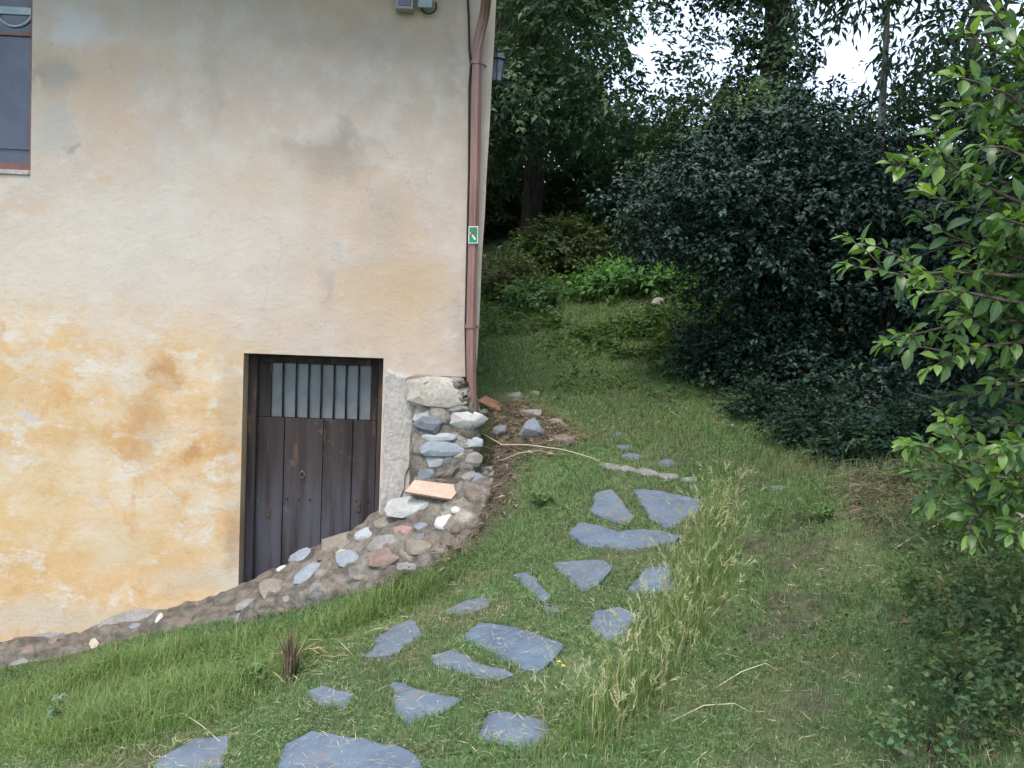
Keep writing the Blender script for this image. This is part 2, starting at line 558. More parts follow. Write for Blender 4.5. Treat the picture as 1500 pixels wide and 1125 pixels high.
for s_ in SLABS: slab(s_)
M_EDGE = m_plain('grey_edging_stone', (0.15, 0.15, 0.14), (0.25, 0.24, 0.225), 12)
def quad(cx, cy, w, h, a=0, seed=0):
    r_ = random.Random(seed)
    c, s = math.cos(R(a)), math.sin(R(a))
    L = []
    for k in range(7):
        t = 2 * math.pi * k / 7
        x, y = math.cos(t) * w / 2 * r_.uniform(.85, 1.12), math.sin(t) * h / 2 * r_.uniform(.85, 1.12)
        L.append((cx + x * c - y * s, cy + x * s + y * c))
    return L
for i, (cx, cy, w_, h_, a) in enumerate([(893,686,30,8,8),(919,690,32,8,7),(947,695,34,9,8),(978,701,38,9,7),(1008,706,24,7,4)]):
    slab(quad(cx, cy, w_, h_, a, i), 'edging_stone', .08, .018, M_EDGE)
for i, (cx, cy, w_, h_, a) in enumerate([(914,657,26,8,4),(925,671,34,9,3),(977,679,26,9,3),(906,637,20,5,0),(1140,716,40,6,-3)]):
    slab(quad(cx, cy, w_, h_, a, 40 + i), 'cobble', .06, .006, M_SLATE)

# ------------------------------------------------------------------ house
def m_plaster():
    t = NT('weathered_lime_plaster')
    x, y, z = t.xyz()
    nb = t.noise(1.1, 5, 0.6)
    nf = t.noise(5.5, 6, 0.65)
    ng = t.noise(32, 4, 0.7)
    base = t.mix(t.rng(nb, 0.3, 0.7), (0.465, 0.378, 0.305), (0.515, 0.435, 0.37))
    base = t.mix(t.rng(nf, 0.42, 0.68, 0, .7), base, (0.545, 0.49, 0.43))
    # peach bloom and cold grey wash
    base = t.mix(t.rng(t.noise(0.8, 4, 0.6, t.scalev((1, 1, 1.5))), 0.48, 0.66, 0, .7), base, (0.505, 0.375, 0.26))
    base = t.mix(t.rng(t.noise(1.6, 4, 0.65, t.scalev((1.4, 1, .7))), 0.56, 0.72, 0, .35), base, (0.43, 0.40, 0.38))
    # ochre limewash that survives low on the left
    zz = t.math('ADD', z, t.math('MULTIPLY', t.math('SUBTRACT', nb, 0.5), 1.5))
    m1 = t.rng(zz, 2.15, 1.15)
    m2 = t.rng(t.math('ADD', x, t.math('MULTIPLY', t.math('SUBTRACT', nf, .5), .5)), -1.75, -2.3)
    ochre_zone = t.math('MULTIPLY', m1, m2)
    vb = t.scalev((1.0, 1.0, 1.35))
    blot = t.noise(2.3, 8, 0.70, vb, 0.25)
    och = t.mix(t.rng(blot, 0.34, 0.62), (0.60, 0.495, 0.37), (0.575, 0.385, 0.195))
    och = t.mix(t.rng(t.noise(3.0, 8, 0.72, t.scalev((1.2, 1.0, .8)), 0.3), 0.50, 0.70, 0, .65), och, (0.52, 0.275, 0.105))
    och = t.mix(t.rng(t.noise(3.6, 6, 0.7, t.scalev((1, 1, 1.7)), 0.2), 0.52, 0.66, 0, .85), och, (0.60, 0.555, 0.48))
    c = t.mix(ochre_zone, base, och)
    # isolated marks: (pixel x, pixel y, rx, ry, colour, strength)
    dist = t.n('ShaderNodeVectorMath', operation='SUBTRACT')
    t.put(dist.inputs[0], t.noise(6, 5, 0.65, col=True)); dist.inputs[1].default_value = (.5, .5, .5)
    dsc = t.n('ShaderNodeVectorMath', operation='SCALE'); t.put(dsc.inputs[0], dist.outputs[0]); dsc.inputs['Scale'].default_value = 0.35
    pw = t.n('ShaderNodeVectorMath', operation='ADD'); t.put(pw.inputs[0], t.co); t.put(pw.inputs[1], dsc.outputs[0])
    for (px, py, rx, ry, colr, st) in [
        (492,232,58,32,(0.42,0.35,0.28),.62), (505,195,16,32,(0.40,0.36,0.29),.5), (430,215,40,14,(0.44,0.38,0.31),.4),
        (478,420,10,34,(0.40,0.40,0.38),.45), (490,365,14,14,(0.42,0.42,0.40),.35), (560,330,30,60,(0.46,0.44,0.40),.3),
        (155,266,16,7,(0.72,0.50,0.20),.7), (45,302,38,9,(0.66,0.36,0.18),.5), (240,545,26,24,(0.52,0.25,0.09),.7), (285,665,14,14,(0.55,0.28,0.10),.7),
        (315,120,16,110,(0.45,0.38,0.31),.3), (120,370,12,40,(0.66,0.48,0.32),.6), (465,300,20,60,(0.62,0.43,0.26),.45), (620,420,70,50,(0.66,0.47,0.29),.5),
        (335,600,20,110,(0.48,0.30,0.17),.35), (560,60,150,34,(0.42,0.37,0.32),.4), (108,38,42,32,(0.72,0.70,0.68),.75), (670,470,10,60,(0.42,0.40,0.36),.35),
        (345,790,22,50,(0.38,0.24,0.14),.5), (60,905,160,24,(0.62,0.56,0.46),.55), (300,850,70,24,(0.66,0.58,0.46),.6), (660,90,12,80,(0.40,0.37,0.34),.3), (82,112,32,30,(0.47,0.43,0.36),.9), (80,190,26,38,(0.55,0.52,0.47),.9), (60,112,10,16,(0.44,0.36,0.28),.6), (106,218,9,12,(0.36,0.34,0.32),.6), (66,60,9,40,(0.62,0.48,0.36),.5), (230,360,200,110,(0.74,0.68,0.60),.55), (60,380,110,90,(0.74,0.67,0.56),.5), (420,330,110,70,(0.72,0.65,0.57),.4), (300,230,60,40,(0.70,0.64,0.57),.4), (430,470,60,30,(0.70,0.57,0.42),.4), (210,620,30,70,(0.55,0.33,0.15),.5), (20,560,60,40,(0.70,0.44,0.20),.5), (120,640,60,16,(0.70,0.46,0.22),.6), (60,740,70,60,(0.74,0.55,0.30),.5), (180,800,50,40,(0.74,0.60,0.38),.5),
        (75,525,110,12,(0.74,0.68,0.58),.6), (170,560,80,10,(0.74,0.68,0.58),.5), (40,615,10,7,(0.62,0.62,0.62),.7), (145,740,12,10,(0.66,0.64,0.62),.6)]:
        s_, z_ = fac(px, py)
        c_ = fw_(s_, z_)
        sub = t.n('ShaderNodeVectorMath', operation='SUBTRACT'); t.put(sub.inputs[0], pw.outputs[0]); sub.inputs[1].default_value = (c_.x, c_.y, c_.z)
        k = 6.75 / F
        mul = t.n('ShaderNodeVectorMath', operation='MULTIPLY'); t.put(mul.inputs[0], sub.outputs[0]); mul.inputs[1].default_value = (1 / (rx * k), 0, 1 / (ry * k))
        ln = t.n('ShaderNodeVectorMath', operation='LENGTH'); t.put(ln.inputs[0], mul.outputs[0])
        c = t.mix(t.rng(ln.outputs['Value'], 1.5, .25, 0, st), c, tuple(v * .74 for v in colr))
    # damp foot of the wall and fine speckle, hairline cracks
    c = t.mix(t.rng(ng, 0.58, 0.75, 0, .35), c, (0.31, 0.27, 0.21))
    c = t.mix(t.rng(t.noise(11, 5, .7), 0.6, 0.75, 0, .3), c, (0.55, 0.52, 0.48))
    cr = t.voro(1.3, t.n('ShaderNodeVectorMath', operation='ADD').outputs[0] if False else pw.outputs[0], 'DISTANCE_TO_EDGE')
    c = t.mix(t.math('MULTIPLY', t.rng(cr, 0.006, 0.0, 0, .5), t.rng(nb, .5, .6)), c, (0.30, 0.25, 0.2))
    h = t.math('ADD', t.math('MULTIPLY', nf, 1.2), t.math('ADD', t.math('MULTIPLY', ng, .35), t.math('MULTIPLY', nb, 1.5)))
    t.bump(h, 0.45, 0.018)
    return t.fin(c, 0.93, 0.15)
M_PLASTER = m_plaster()
M_CEMENT = m_plain('grey_cement_render', (0.38, 0.35, 0.315), (0.52, 0.485, 0.445), 6, .9, .2, .9, .014)
M_OLDPATCH = m_plain('grey_lime_patch', (0.385, 0.365, 0.335), (0.46, 0.435, 0.405), 6, .9, .2, .5, .008)
M_TERRA = m_plain('terracotta', (0.40, 0.17, 0.10), (0.52, 0.27, 0.17), 9, .85)

hb = fw_(-2, -1.2)
house = thing('house', hb, 'old plastered house wall in beige and flaking ochre with sunken plank door', 'house')
LEAN = 0.016
D_L, D_R = fac(353, 690)[0], fac(558, 650)[0]
D_T, D_B = fac(460, 521)[1], -0.62
W_R, W_B = fac(46, 150)[0], fac(25, 249)[1]
W_L, W_T = W_R - 0.95, 4.22
EAVE = 4.42
sx = sorted(set([-9.0, -8, -7.4, D_L, D_R, W_L, W_R, 0.0] + [round(v, 3) for v in np.arange(-6.9, 0, 0.14)]))
sx = [v for v in sx if all(abs(v - e) > .03 or v == e for e in (D_L, D_R, W_L, W_R, 0.0))]
zx = sorted(set([-2.2, D_B, D_T, W_B, W_T, EAVE + .1] + [round(v, 3) for v in np.arange(-2.05, EAVE, 0.14)]))
zx = [v for v in zx if all(abs(v - e) > .03 or v == e for e in (D_B, D_T, W_B, W_T, EAVE + .1))]
m = MB()
V, Fs, ix = [], [], {}
DEP = 0.24
def on_edge(s, z):
    for (l, r_, b, t) in ((D_L, D_R, D_B, D_T), (W_L, W_R, W_B, W_T)):
        if l - 1e-6 <= s <= r_ + 1e-6 and b - 1e-6 <= z <= t + 1e-6: return True
    return False
for i, s in enumerate(sx):
    for j, z in enumerate(zx):
        e = on_edge(s, z)
        q = np.array([[s, z]])
        d = 0 if e else float((fbm(q, .9, 21)[0] - .5) * .035 + (vnoise(q, 3.2, 5)[0] - .5) * .010)
        ix[i, j] = len(V)
        rag = 0
        if s == 0.0: rag = float(vnoise(np.array([[z, 3.]]), 3, 4)[0] - .5) * .02 + LEAN * max(0, z - 1.0); d = -0.012
        V.append(fw_(s + rag, z, d))
for i in range(len(sx) - 1):
    for j in range(len(zx) - 1):
        sc, zc = (sx[i] + sx[i + 1]) / 2, (zx[j] + zx[j + 1]) / 2
        if (D_L < sc < D_R and D_B < zc < D_T) or (W_L < sc < W_R and W_B < zc < W_T): continue
        Fs.append((ix[i, j], ix[i + 1, j], ix[i + 1, j + 1], ix[i, j + 1]))
def addq(pts):
    b = len(V); V.extend(pts); Fs.append(tuple(range(b, b + len(pts))))
for (l, r_, b, t) in ((D_L, D_R, D_B, D_T), (W_L, W_R, W_B, W_T)):
    for (a, bb) in (((l, b), (l, t)), ((l, t), (r_, t)), ((r_, t), (r_, b)), ((r_, b), (l, b))):
        addq([fw_(*a, 0), fw_(*bb, 0), fw_(*bb, -.42), fw_(*a, -.42)])
# side, back and far-left walls
BACK = -4.4
zl = [-2.2] + list(np.arange(-1, EAVE, .5)) + [EAVE + .1]
for k in range(len(zl) - 1):
    z0, z1 = zl[k], zl[k + 1]
    l0, l1 = LEAN * max(0, z0 - 1), LEAN * max(0, z1 - 1)
    addq([fw_(l0, z0, -.012), fw_(l0, z0, BACK), fw_(l1, z1, BACK), fw_(l1, z1, -.012)])
addq([fw_(-9, -2.2, 0), fw_(-9, EAVE + .1, 0), fw_(-9, EAVE + .1, BACK), fw_(-9, -2.2, BACK)])
addq([fw_(-9, -2.2, BACK), fw_(-9, EAVE + .1, BACK), fw_(0, EAVE + .1, BACK), fw_(0, -2.2, BACK)])
m.v = [tuple(v) for v in V]; m.f = Fs
wall = m.build('wall', M_PLASTER, house, smooth=True)
wall.data.set_sharp_from_angle(angle=R(40)) if hasattr(wall.data, 'set_sharp_from_angle') else None

# roof: slab with barrel tile rows, eave overhang, gutter
M_WOODD = m_plain('dark_rafter_wood', (0.06, 0.042, 0.03), (0.11, 0.08, 0.06), 9, .8, .2, .5, .004, (1, 1, .1))
def fbox(mb, s0, s1, z0, z1, d0, d1):
    return mb.hexa([fw_(s0, z0, d0), fw_(s1, z0, d0), fw_(s1, z0, d1), fw_(s0, z0, d1), fw_(s0, z1, d0), fw_(s1, z1, d0), fw_(s1, z1, d1), fw_(s0, z1, d1)])
mb = MB()
SL = math.tan(R(18))
rz = lambda d: EAVE + .12 + (.55 - d) * SL
mb.hexa([fw_(-9.3, rz(.55), .55), fw_(.0, rz(.55), .55), fw_(.0, rz(-2.2), -2.2), fw_(-9.3, rz(-2.2), -2.2),
         fw_(-9.3, rz(.55) + .07, .55), fw_(.0, rz(.55) + .07, .55), fw_(.0, rz(-2.2) + .07, -2.2), fw_(-9.3, rz(-2.2) + .07, -2.2)])
mb.hexa([fw_(-9.3, rz(-2.201), -2.201), fw_(.0, rz(-2.201), -2.201), fw_(.0, rz(.55), -4.9), fw_(-9.3, rz(.55), -4.9),
         fw_(-9.3, rz(-2.201) + .07, -2.201), fw_(.0, rz(-2.201) + .07, -2.201), fw_(.0, rz(.55) + .07, -4.9), fw_(-9.3, rz(.55) + .07, -4.9)])
roof = mb.build('roof', M_WOODD, house)
k = 0
s = -9.2
tile_me = None
while s < -.05:
    tb = MB()
    p0, p1 = fw_(s, rz(.6) + .075, .6), fw_(s, rz(-2.2) + .075, -2.2)
    if tile_me is None:
        tb.tube([Vector((0, 0, 0)), p1 - p0], [.09, .075], 8)
        o = tb.build('tile_row', M_TERRA, roof, smooth=True)
        tile_me = o.data
    else:
        o = link('tile_row', tile_me, roof)
    o.matrix_basis = Matrix.Translation(p0)
    s += .2
g = MB()
for i in range(9):
    pass
gp0, gp1 = fw_(-9.3, EAVE + .05, .63), fw_(.06, EAVE + .03, .63)
g.tube([gp0, gp1], .06, 10)
M_COPPER = None
def m_pipe():
    t = NT('painted_copper_brown')
    f = t.noise(9, 4, .6, t.scalev((1, 1, .25)))
    c = t.mix(t.rng(f, .3, .7), (0.20, 0.105, 0.085), (0.27, 0.155, 0.13))
    c = t.mix(t.rng(t.noise(40, 3, .7), .6, .75, 0, .5), c, (0.33, 0.23, 0.20))
    t.bump(t.noise(60, 2), .15, .002)
    return t.fin(c, .42, .5)
M_COPPER = m_pipe()
g.build('gutter', M_COPPER, house, smooth=True)

# exposed grey repair patches beside the window
def fpatch(pxs, name, mat, proud=.012, parent=house, jag=.012, seed=1, back=.03):
    r_ = random.Random(seed)
    P = [fac(*p) for p in pxs]
    out = []
    for i in range(len(P)):
        a, b = P[i], P[(i + 1) % len(P)]
        L = math.hypot(b[0] - a[0], b[1] - a[1]); n = max(1, int(L / .05))
        for j in range(n):
            t = j / n
            out.append((a[0] + (b[0] - a[0]) * t + r_.uniform(-jag, jag), a[1] + (b[1] - a[1]) * t + r_.uniform(-jag, jag)))
    n = len(out)
    cs, cz = sum(p[0] for p in out) / n, sum(p[1] for p in out) / n
    V = [fw_(s, z, -back) for s, z in out] + [fw_(s, z, proud * .5) for s, z in out] + [fw_(cs + (s - cs) * .96, cz + (z - cz) * .96, proud + r_.uniform(-.003, .003)) for s, z in out] + [fw_(cs, cz, proud)]
    Fs = []
    for i in range(n):
        j = (i + 1) % n
        Fs += [(i, j, n + j, n + i), (n + i, n + j, 2 * n + j, 2 * n + i), (2 * n + i, 2 * n + j, 3 * n)]
    me = bpy.data.meshes.new(name)
    me.from_pydata([tuple(v) for v in V], [], Fs)
    bm = bmesh.new(); bm.from_mesh(me); bmesh.ops.recalc_face_normals(bm, faces=bm.faces); bm.to_mesh(me); bm.free()
    me.materials.append(mat)
    return link(name, me, parent)
jamb = fpatch([(566,540),(582,545),(603,552),(607,600),(603,660),(594,705),(583,740),(575,790),(556,790)], 'door_jamb', M_CEMENT, .03, seed=6)

# window
M_FRAME = m_plain('red_brown_window_paint', (0.16, 0.075, 0.055), (0.24, 0.12, 0.09), 14, .55, .4, .3, .002)
def m_shut():
    t = NT('dark_blue_grey_shutter')
    f = t.noise(3, 4, .6)
    c = t.mix(t.rng(f, .3, .7), (0.050, 0.060, 0.095), (0.085, 0.095, 0.135))
    t.bump(t.noise(120, 2), .2, .001)
    return t.fin(c, .16, .5)
M_SHUT = m_shut()
M_PALE = m_plain('pale_blue_grey_paint', (0.34, 0.42, 0.46), (0.45, 0.52, 0.55), 10, .6)
mb = MB()
fbox(mb, W_L, W_R, W_B, W_B + .055, -.02, -.09); fbox(mb, W_R - .022, W_R, W_B + .056, W_T, -.022, -.09); fbox(mb, W_L, W_L + .03, W_B + .056, W_T, -.022, -.09); fbox(mb, W_L + .031, W_R - .023, W_T - .05, W_T, -.021, -.09)
win = mb.build('window', M_FRAME, house)
mb = MB(); fbox(mb, W_L + .03, W_R - .022, W_B + .05, W_T - .05, -.075, -.10); mb.build('shutter_panel', M_SHUT, win)
zb = fac(20, 46)[1]
mb = MB(); fbox(mb, W_L + .031, W_R - .023, zb - .012, zb + .012, -.055, -.0745); mb.build('crossbar', M_FRAME, win)
zb = fac(20, 215)[1]
mb = MB(); fbox(mb, W_L + .031, W_R - .023, zb - .006, zb + .006, -.06, -.0746); mb.build('crossbar', M_SHUT, win)
zb = fac(20, 11)[1]  # pale band across the upper panel, pale arc below it
mb = MB(); fbox(mb, W_L + .031, W_R - .023, zb - .028, zb + .025, -.06, -.0747); mb.build('pale_band', M_PALE, win)
arc = MB()
arc.tube([fw_(fac(16 + 27 * math.cos(a), 8 + 26 * math.sin(a))[0], fac(16 + 27 * math.cos(a), 8 + 26 * math.sin(a))[1], -.065) for a in np.linspace(.1, math.pi - .1, 14)], .010, 6)
arc.build('pale_arc', M_PALE, win, smooth=True)
mb = MB(); fbox(mb, W_L - .05, W_R - .005, W_B - .035, W_B - .001, .015, -.2); mb.build('window_sill', M_CEMENT, house, bevel=.004)

# door
def m_door(name, seed, dark=1.0):
    t = NT(name)
    v = t.scalev((1, 1, .07))
    x, y, z = t.xyz()
    off = t.n('ShaderNodeVectorMath', operation='ADD'); t.put(off.inputs[0], v); off.inputs[1].default_value = (seed * 3.1, 0, seed)
    g1 = t.noise(38, 6, .7, off.outputs[0]); g2 = t.noise(9, 5, .6, off.outputs[0])
    c = t.mix(t.rng(g2, .3, .7), (0.026 * dark, 0.019 * dark, 0.018 * dark), (0.058 * dark, 0.047 * dark, 0.044 * dark))
    c = t.mix(t.rng(g1, .5, .75, 0, .7), c, (0.022, 0.016, 0.016))
    weather = t.math('MULTIPLY', t.rng(z, .75, .0), t.rng(g2, .35, .6))
    c = t.mix(t.math('MULTIPLY', weather, .8), c, (0.085, 0.085, 0.105))
    c = t.mix(t.rng(t.noise(4.5, 4, .7), .62, .7, 0, .55), c, (0.12, 0.105, 0.10))
    rust = t.math('MULTIPLY', t.rng(t.noise(12, 3, .6, t.scalev((1, 1, .22))), .60, .70), t.rng(z, .45, .85))
    c = t.mix(t.math('MULTIPLY', rust, .8), c, (0.22, 0.085, 0.032))
    t.bump(g1, .8, .005)
    return t.fin(c, .75, .25)
MD = [m_door('weathered_door_wood_%s' % 'abcd'[i], i + 1, [1, .9, 1.1, 1][i]) for i in range(4)]
M_BLACK = m_plain('black_iron', (0.012, 0.011, 0.011), (0.03, 0.025, 0.023), 30, .6, .4)
dd = -.20                                        # door face depth
mb = MB(); fbox(mb, D_L + .02, D_R - .01, D_B, D_T, dd - .05, dd - .08)
door = mb.build('door', M_BLACK, house)
dl, dr = D_L + .075, D_R - .055
pane_b, pane_t = fac(470, 613, dd)[1], fac(470, 534, dd)[1]
pane_l, pane_r = fac(397, 570, dd)[0], fac(543, 570, dd)[0]
edges = [dl, fac(375, 700, dd)[0], fac(415, 700, dd)[0], fac(472, 700, dd)[0], fac(515, 700, dd)[0], dr]
rnd = random.Random(3)
for i in range(5):
    a, b = edges[i] + .002, edges[i + 1] - .003
    top = pane_b - .004
    if i == 0: top = D_T - .015
    mb = MB(); fbox(mb, a, b, D_B + .03 + rnd.uniform(0, .02), top, dd + rnd.uniform(-.004, .004), dd - .035)
    mb.build('plank', MD[i % 4], door, bevel=.003)
mb = MB(); fbox(mb, pane_r, dr, pane_b, D_T - .015, dd - .004, dd - .04); mb.build('plank', MD[1], door, bevel=.003)
mb = MB(); fbox(mb, edges[1] + .002, pane_r - .002, pane_t, D_T - .016, dd - .006, dd - .04); mb.build('top_rail', MD[2], door, bevel=.003)
mb = MB(); fbox(mb, edges[1] + .002, pane_l, pane_b, pane_t - .002, dd - .005, dd - .04); mb.build('plank', MD[3], door, bevel=.003)
def m_pane():
    t = NT('dusty_grey_pane')
    c = t.mix(t.rng(t.noise(4, 4, .6), .3, .7), (0.13, 0.14, 0.145), (0.20, 0.21, 0.215))
    return t.fin(c, .35, .5)
mb = MB(); fbox(mb, pane_l + .001, pane_r - .001, pane_b + .001, pane_t - .001, dd - .03, dd - .042); mb.build('pane', m_pane(), door)
for px in (414, 433.5, 452, 470, 489, 507, 525):
    s0 = fac(px, 570, dd)[0]
    mb = MB(); mb.tube([fw_(s0 + rnd.uniform(-.004, .004), pane_b - .01, dd - .012), fw_(s0 + rnd.uniform(-.003, .003), (pane_b + pane_t) / 2, dd - .012), fw_(s0, pane_t + .01, dd - .012)], .0085, 6)
    mb.build('bar', M_BLACK, door, smooth=True)
for (px, py) in ((394, 751), (525, 743)):
    s0, z0 = fac(px, py, dd)
    mb = MB(); fbox(mb, s0 - .014, s0 + .014, z0 - .035, z0 + .035, dd + .008, dd - .001)
    kp = mb.build('keyhole_plate', m_plain('rusty_plate', (.07, .04, .03), (.14, .07, .04), 30), door, bevel=.002)
    mb = MB(); mb.tube([fw_(s0, z0 + .006, dd + .009), fw_(s0, z0 + .006, dd + .0105)], .008, 8); mb.build('keyhole', M_BLACK, door)
for px in list(range(420, 545, 17)):
    s0, z0 = fac(px, 731 + (px - 420) * .03, dd)
    mb = MB(); mb.tube([fw_(s0, z0, dd - .002), fw_(s0, z0, dd + .006)], [.008, .005], 6); mb.build('nail_head', M_BLACK, door)
s0, z0 = fac(443, 695, dd)
mb = MB(); mb.tube([fw_(s0 + .018 * math.cos(a), z0 + .026 * math.sin(a), dd + .012) for a in np.linspace(0, 2 * math.pi, 13)], .004, 5, False)
mb.tube([fw_(s0, z0 + .026, dd), fw_(s0, z0 + .03, dd + .014)], .006, 6)
mb.build('pull_ring', m_plain('worn_iron', (.12, .09, .07), (.2, .16, .13), 30, .5), door, smooth=True)
M_POST = m_door('weathered_frame_wood', 7, 1.5)
mb = MB(); fbox(mb, D_L + .003, D_L + .07, D_B, D_T - .003, dd + .05, dd - .06); mb.build('frame_post', M_POST, house, bevel=.004)
mb = MB(); fbox(mb, D_R - .05, D_R - .003, D_B, D_T - .003, dd + .04, dd - .06); mb.build('frame_post', M_POST, house, bevel=.004)
mb = MB(); fbox(mb, D_L + .071, D_R - .051, D_T - .014, D_T - .002, dd + .045, dd - .06); mb.build('frame_header', M_POST, house)
# ------------------------------------------------------------------ low rubble wall along the house
def m_mortar():
    t = NT('old_rough_mortar')
    f, g_ = t.noise(7, 6, .65), t.noise(45, 5, .7)
    c = t.mix(t.rng(f, .3, .7), (0.15, 0.132, 0.11), (0.25, 0.222, 0.185))
    c = t.mix(t.rng(g_, .5, .75, 0, .7), c, (0.30, 0.275, 0.235))
    c = t.mix(t.rng(t.noise(3.2, 5, .7), .5, .66, 0, .8), c, (0.085, 0.078, 0.068))
    c = t.mix(t.rng(t.noise(10, 5, .7), .6, .7, 0, .6), c, (0.34, 0.31, 0.265))
    t.bump(t.math('ADD', f, g_), 1.0, .025)
    return t.fin(c, .95, .15)
M_MORTAR = m_mortar()
def m_rubcore():
    t = NT('rubble_and_mortar')
    a = t.n('ShaderNodeAttribute', attribute_name='tint').outputs['Color']
    f, g_ = t.noise(16, 6, .7), t.noise(70, 4, .7)
    c = t.mix(1.0, a, t.mix(t.rng(f, .3, .7), (.7, .7, .7), (1.35, 1.33, 1.3)), 'MULTIPLY')
    c = t.mix(t.rng(g_, .55, .75, 0, .5), c, (0.32, 0.295, 0.255))
    c = t.mix(t.rng(t.noise(2.6, 5, .7), .52, .66, 0, .6), c, (0.075, 0.07, 0.06))
    t.bump(t.math('ADD', f, g_), 1.0, .018)
    return t.fin(c, .95, .15)
M_RUBCORE = m_rubcore()
def interp(L, n):
    L = np.array(L, float)
    t = np.linspace(0, 1, len(L)); u = np.linspace(0, 1, n)
    return np.stack([np.interp(u, t, L[:, k]) for k in range(L.shape[1])], 1)
inner = [(-260,995),(-120,968),(0,942),(130,915),(250,886),(345,859),(430,822),(500,790),(560,746),(600,712),(640,694),(675,690),(708,688)]
front = WFRONT
NST = 260
inn = interp([(*fac(x, y), 0) for x, y in inner], NST)
frn = interp([(*fac(x, y, d), d) for x, y, d in front], NST)
V, nC = [], 30
for i in range(NST):
    a, b = inn[i], frn[i]
    pa = np.array(fw_(a[0], a[1], -.05)); pb = np.array(fw_(b[0], b[1], b[2]))
    pc = np.array(fw_(b[0] + .01, 0, b[2] + .10)); pc[2] = min(float(gz(pc[0], pc[1])) - .06, pb[2] - .05)
    prof = []
    for k in range(15): prof.append(pa + (pb - pa) * k / 15 + np.array([0, 0, .02 * math.sin(math.pi * k / 15)]))
    for k in range(15): prof.append(pb + (pc - pb) * (k / 14) + np.array([FN.x, FN.y, 0]) * .03 * math.sin(math.pi * min(1, k / 14)))
    V += prof
V = np.array(V)
nn = (np.stack([fbm(V, 5, 61), fbm(V, 5, 62), fbm(V, 5, 63)], 1) - .5) * np.array([.06, .12, .12]) + (np.stack([vnoise(V, 14, 71), vnoise(V, 14, 72), vnoise(V, 14, 73)], 1) - .5) * .045
V = V + nn
RUB = np.array([(0.15, 0.132, 0.112), (0.20, 0.18, 0.155), (0.24, 0.215, 0.185), (0.17, 0.165, 0.16), (0.22, 0.185, 0.145), (0.13, 0.11, 0.095), (0.29, 0.27, 0.24)]) * 1.25
def rubble_relief(V, nrm_dir, cell, amp, seed, keep=1.0):
    rg = np.random.default_rng(seed)
    pts = V[rg.choice(len(V), max(30, int(len(V) * cell)), replace=False)] + rg.normal(0, .01, (max(30, int(len(V) * cell)), 3))
    W_ = V * np.array([.75, 1, 1.35]); Q_ = pts * np.array([.75, 1, 1.35])
    W_ = W_ + (np.stack([vnoise(V, 18, 5), vnoise(V, 18, 6), vnoise(V, 18, 7)], 1) - .5) * .03
    d = np.linalg.norm(W_[:, None, :] - Q_[None], axis=2)
    o_ = np.argsort(d, 1)[:, :2]
    d1 = np.take_along_axis(d, o_[:, :1], 1)[:, 0]; d2 = np.take_along_axis(d, o_[:, 1:], 1)[:, 0]
    e = np.clip((d2 - d1) / .03, 0, 1)
    hgt = rg.uniform(.2, 1, len(pts))[o_[:, 0]]
    V2 = V + nrm_dir * (amp * (e ** .5) * hgt)[:, None]
    hgt = hgt * keep; 
    V2 = V + nrm_dir * (amp * (e ** .5) * hgt)[:, None]
    col = RUB[rg.integers(0, len(RUB), len(pts))][o_[:, 0]]
    col = np.where(hgt[:, None] > .45, col, RUB[1] * .85)
    col = col * (.62 + .38 * e[:, None])
    return V2, col * (.8 + .4 * fbm(V, 9, 3))[:, None]
V, coreC = rubble_relief(V, np.array([FN.x * .8, FN.y * .8, .6]), .03, .03, 4, np.clip((V[:, 0] + 2.1) / .8, .2, .75))
coreC = coreC * (.8 + .2 * np.clip((V[:, 0] + 2.2) / .8, 0, 1))[:, None]
idv = np.arange(len(V)).reshape(NST, nC)
Fc = np.stack([idv[:-1, :-1], idv[:-1, 1:], idv[1:, 1:], idv[1:, :-1]], -1).reshape(-1, 4)
Fl = [tuple(map(int, f)) for f in Fc] + [tuple(int(v) for v in idv[-1])[::-1]]
wb = fw_(-1.2, -.2, .3)
rubble = thing('rubble_wall', wb, 'low sloping rubble wall of mortared stones along the house foot', 'stone wall')
core = np_mesh('mortar_core', V, Fl, M_RUBCORE, rubble, tint=coreC, smooth=True)
# corner pier: rough mortar body that carries the river stones under the broken plaster edge
s0, s1 = fac(602, 620)[0], fac(705, 640)[0]
zt, zb_ = fac(640, 551)[1], .30
gs, gz_ = np.meshgrid(np.linspace(s0, s1, 46), np.linspace(zb_, zt, 64), indexing='ij')
Vq = []
for a, b in zip(gs.ravel(), gz_.ravel()):
    e = min((a - s0) / .05, (s1 - a) / .06, (zt - b) / .04, 1); e = max(0, e)
    right_cut = 0.10 * max(0, (b - 1.0)) / .3
    taper = .11 + .10 * max(0, (.95 - b)) / .6
    Vq.append(fw_(a - (right_cut if a > s1 - .12 else 0), b, -.03 + (taper + .03) * (e ** .5)))
Vq = np.array([tuple(v) for v in Vq])
Vq += (np.stack([fbm(Vq, 6, 81), fbm(Vq, 6, 82), fbm(Vq, 6, 83)], 1) - .5) * .05
Vq, pierC = rubble_relief(Vq, np.array([FN.x, FN.y, 0]), .016, .03, 9)
idq = np.arange(len(Vq)).reshape(gs.shape)
Fq2 = np.stack([idq[:-1, :-1], idq[1:, :-1], idq[1:, 1:], idq[:-1, 1:]], -1).reshape(-1, 4)
pier = np_mesh('mortar_pier', Vq, Fq2, M_RUBCORE, rubble, tint=pierC, smooth=True)
BV = BVHTree.FromPolygons([tuple(v) for v in np.concatenate([V, Vq])], [tuple(f) for f in Fl] + [tuple(int(q) + len(V) for q in f) for f in Fq2])

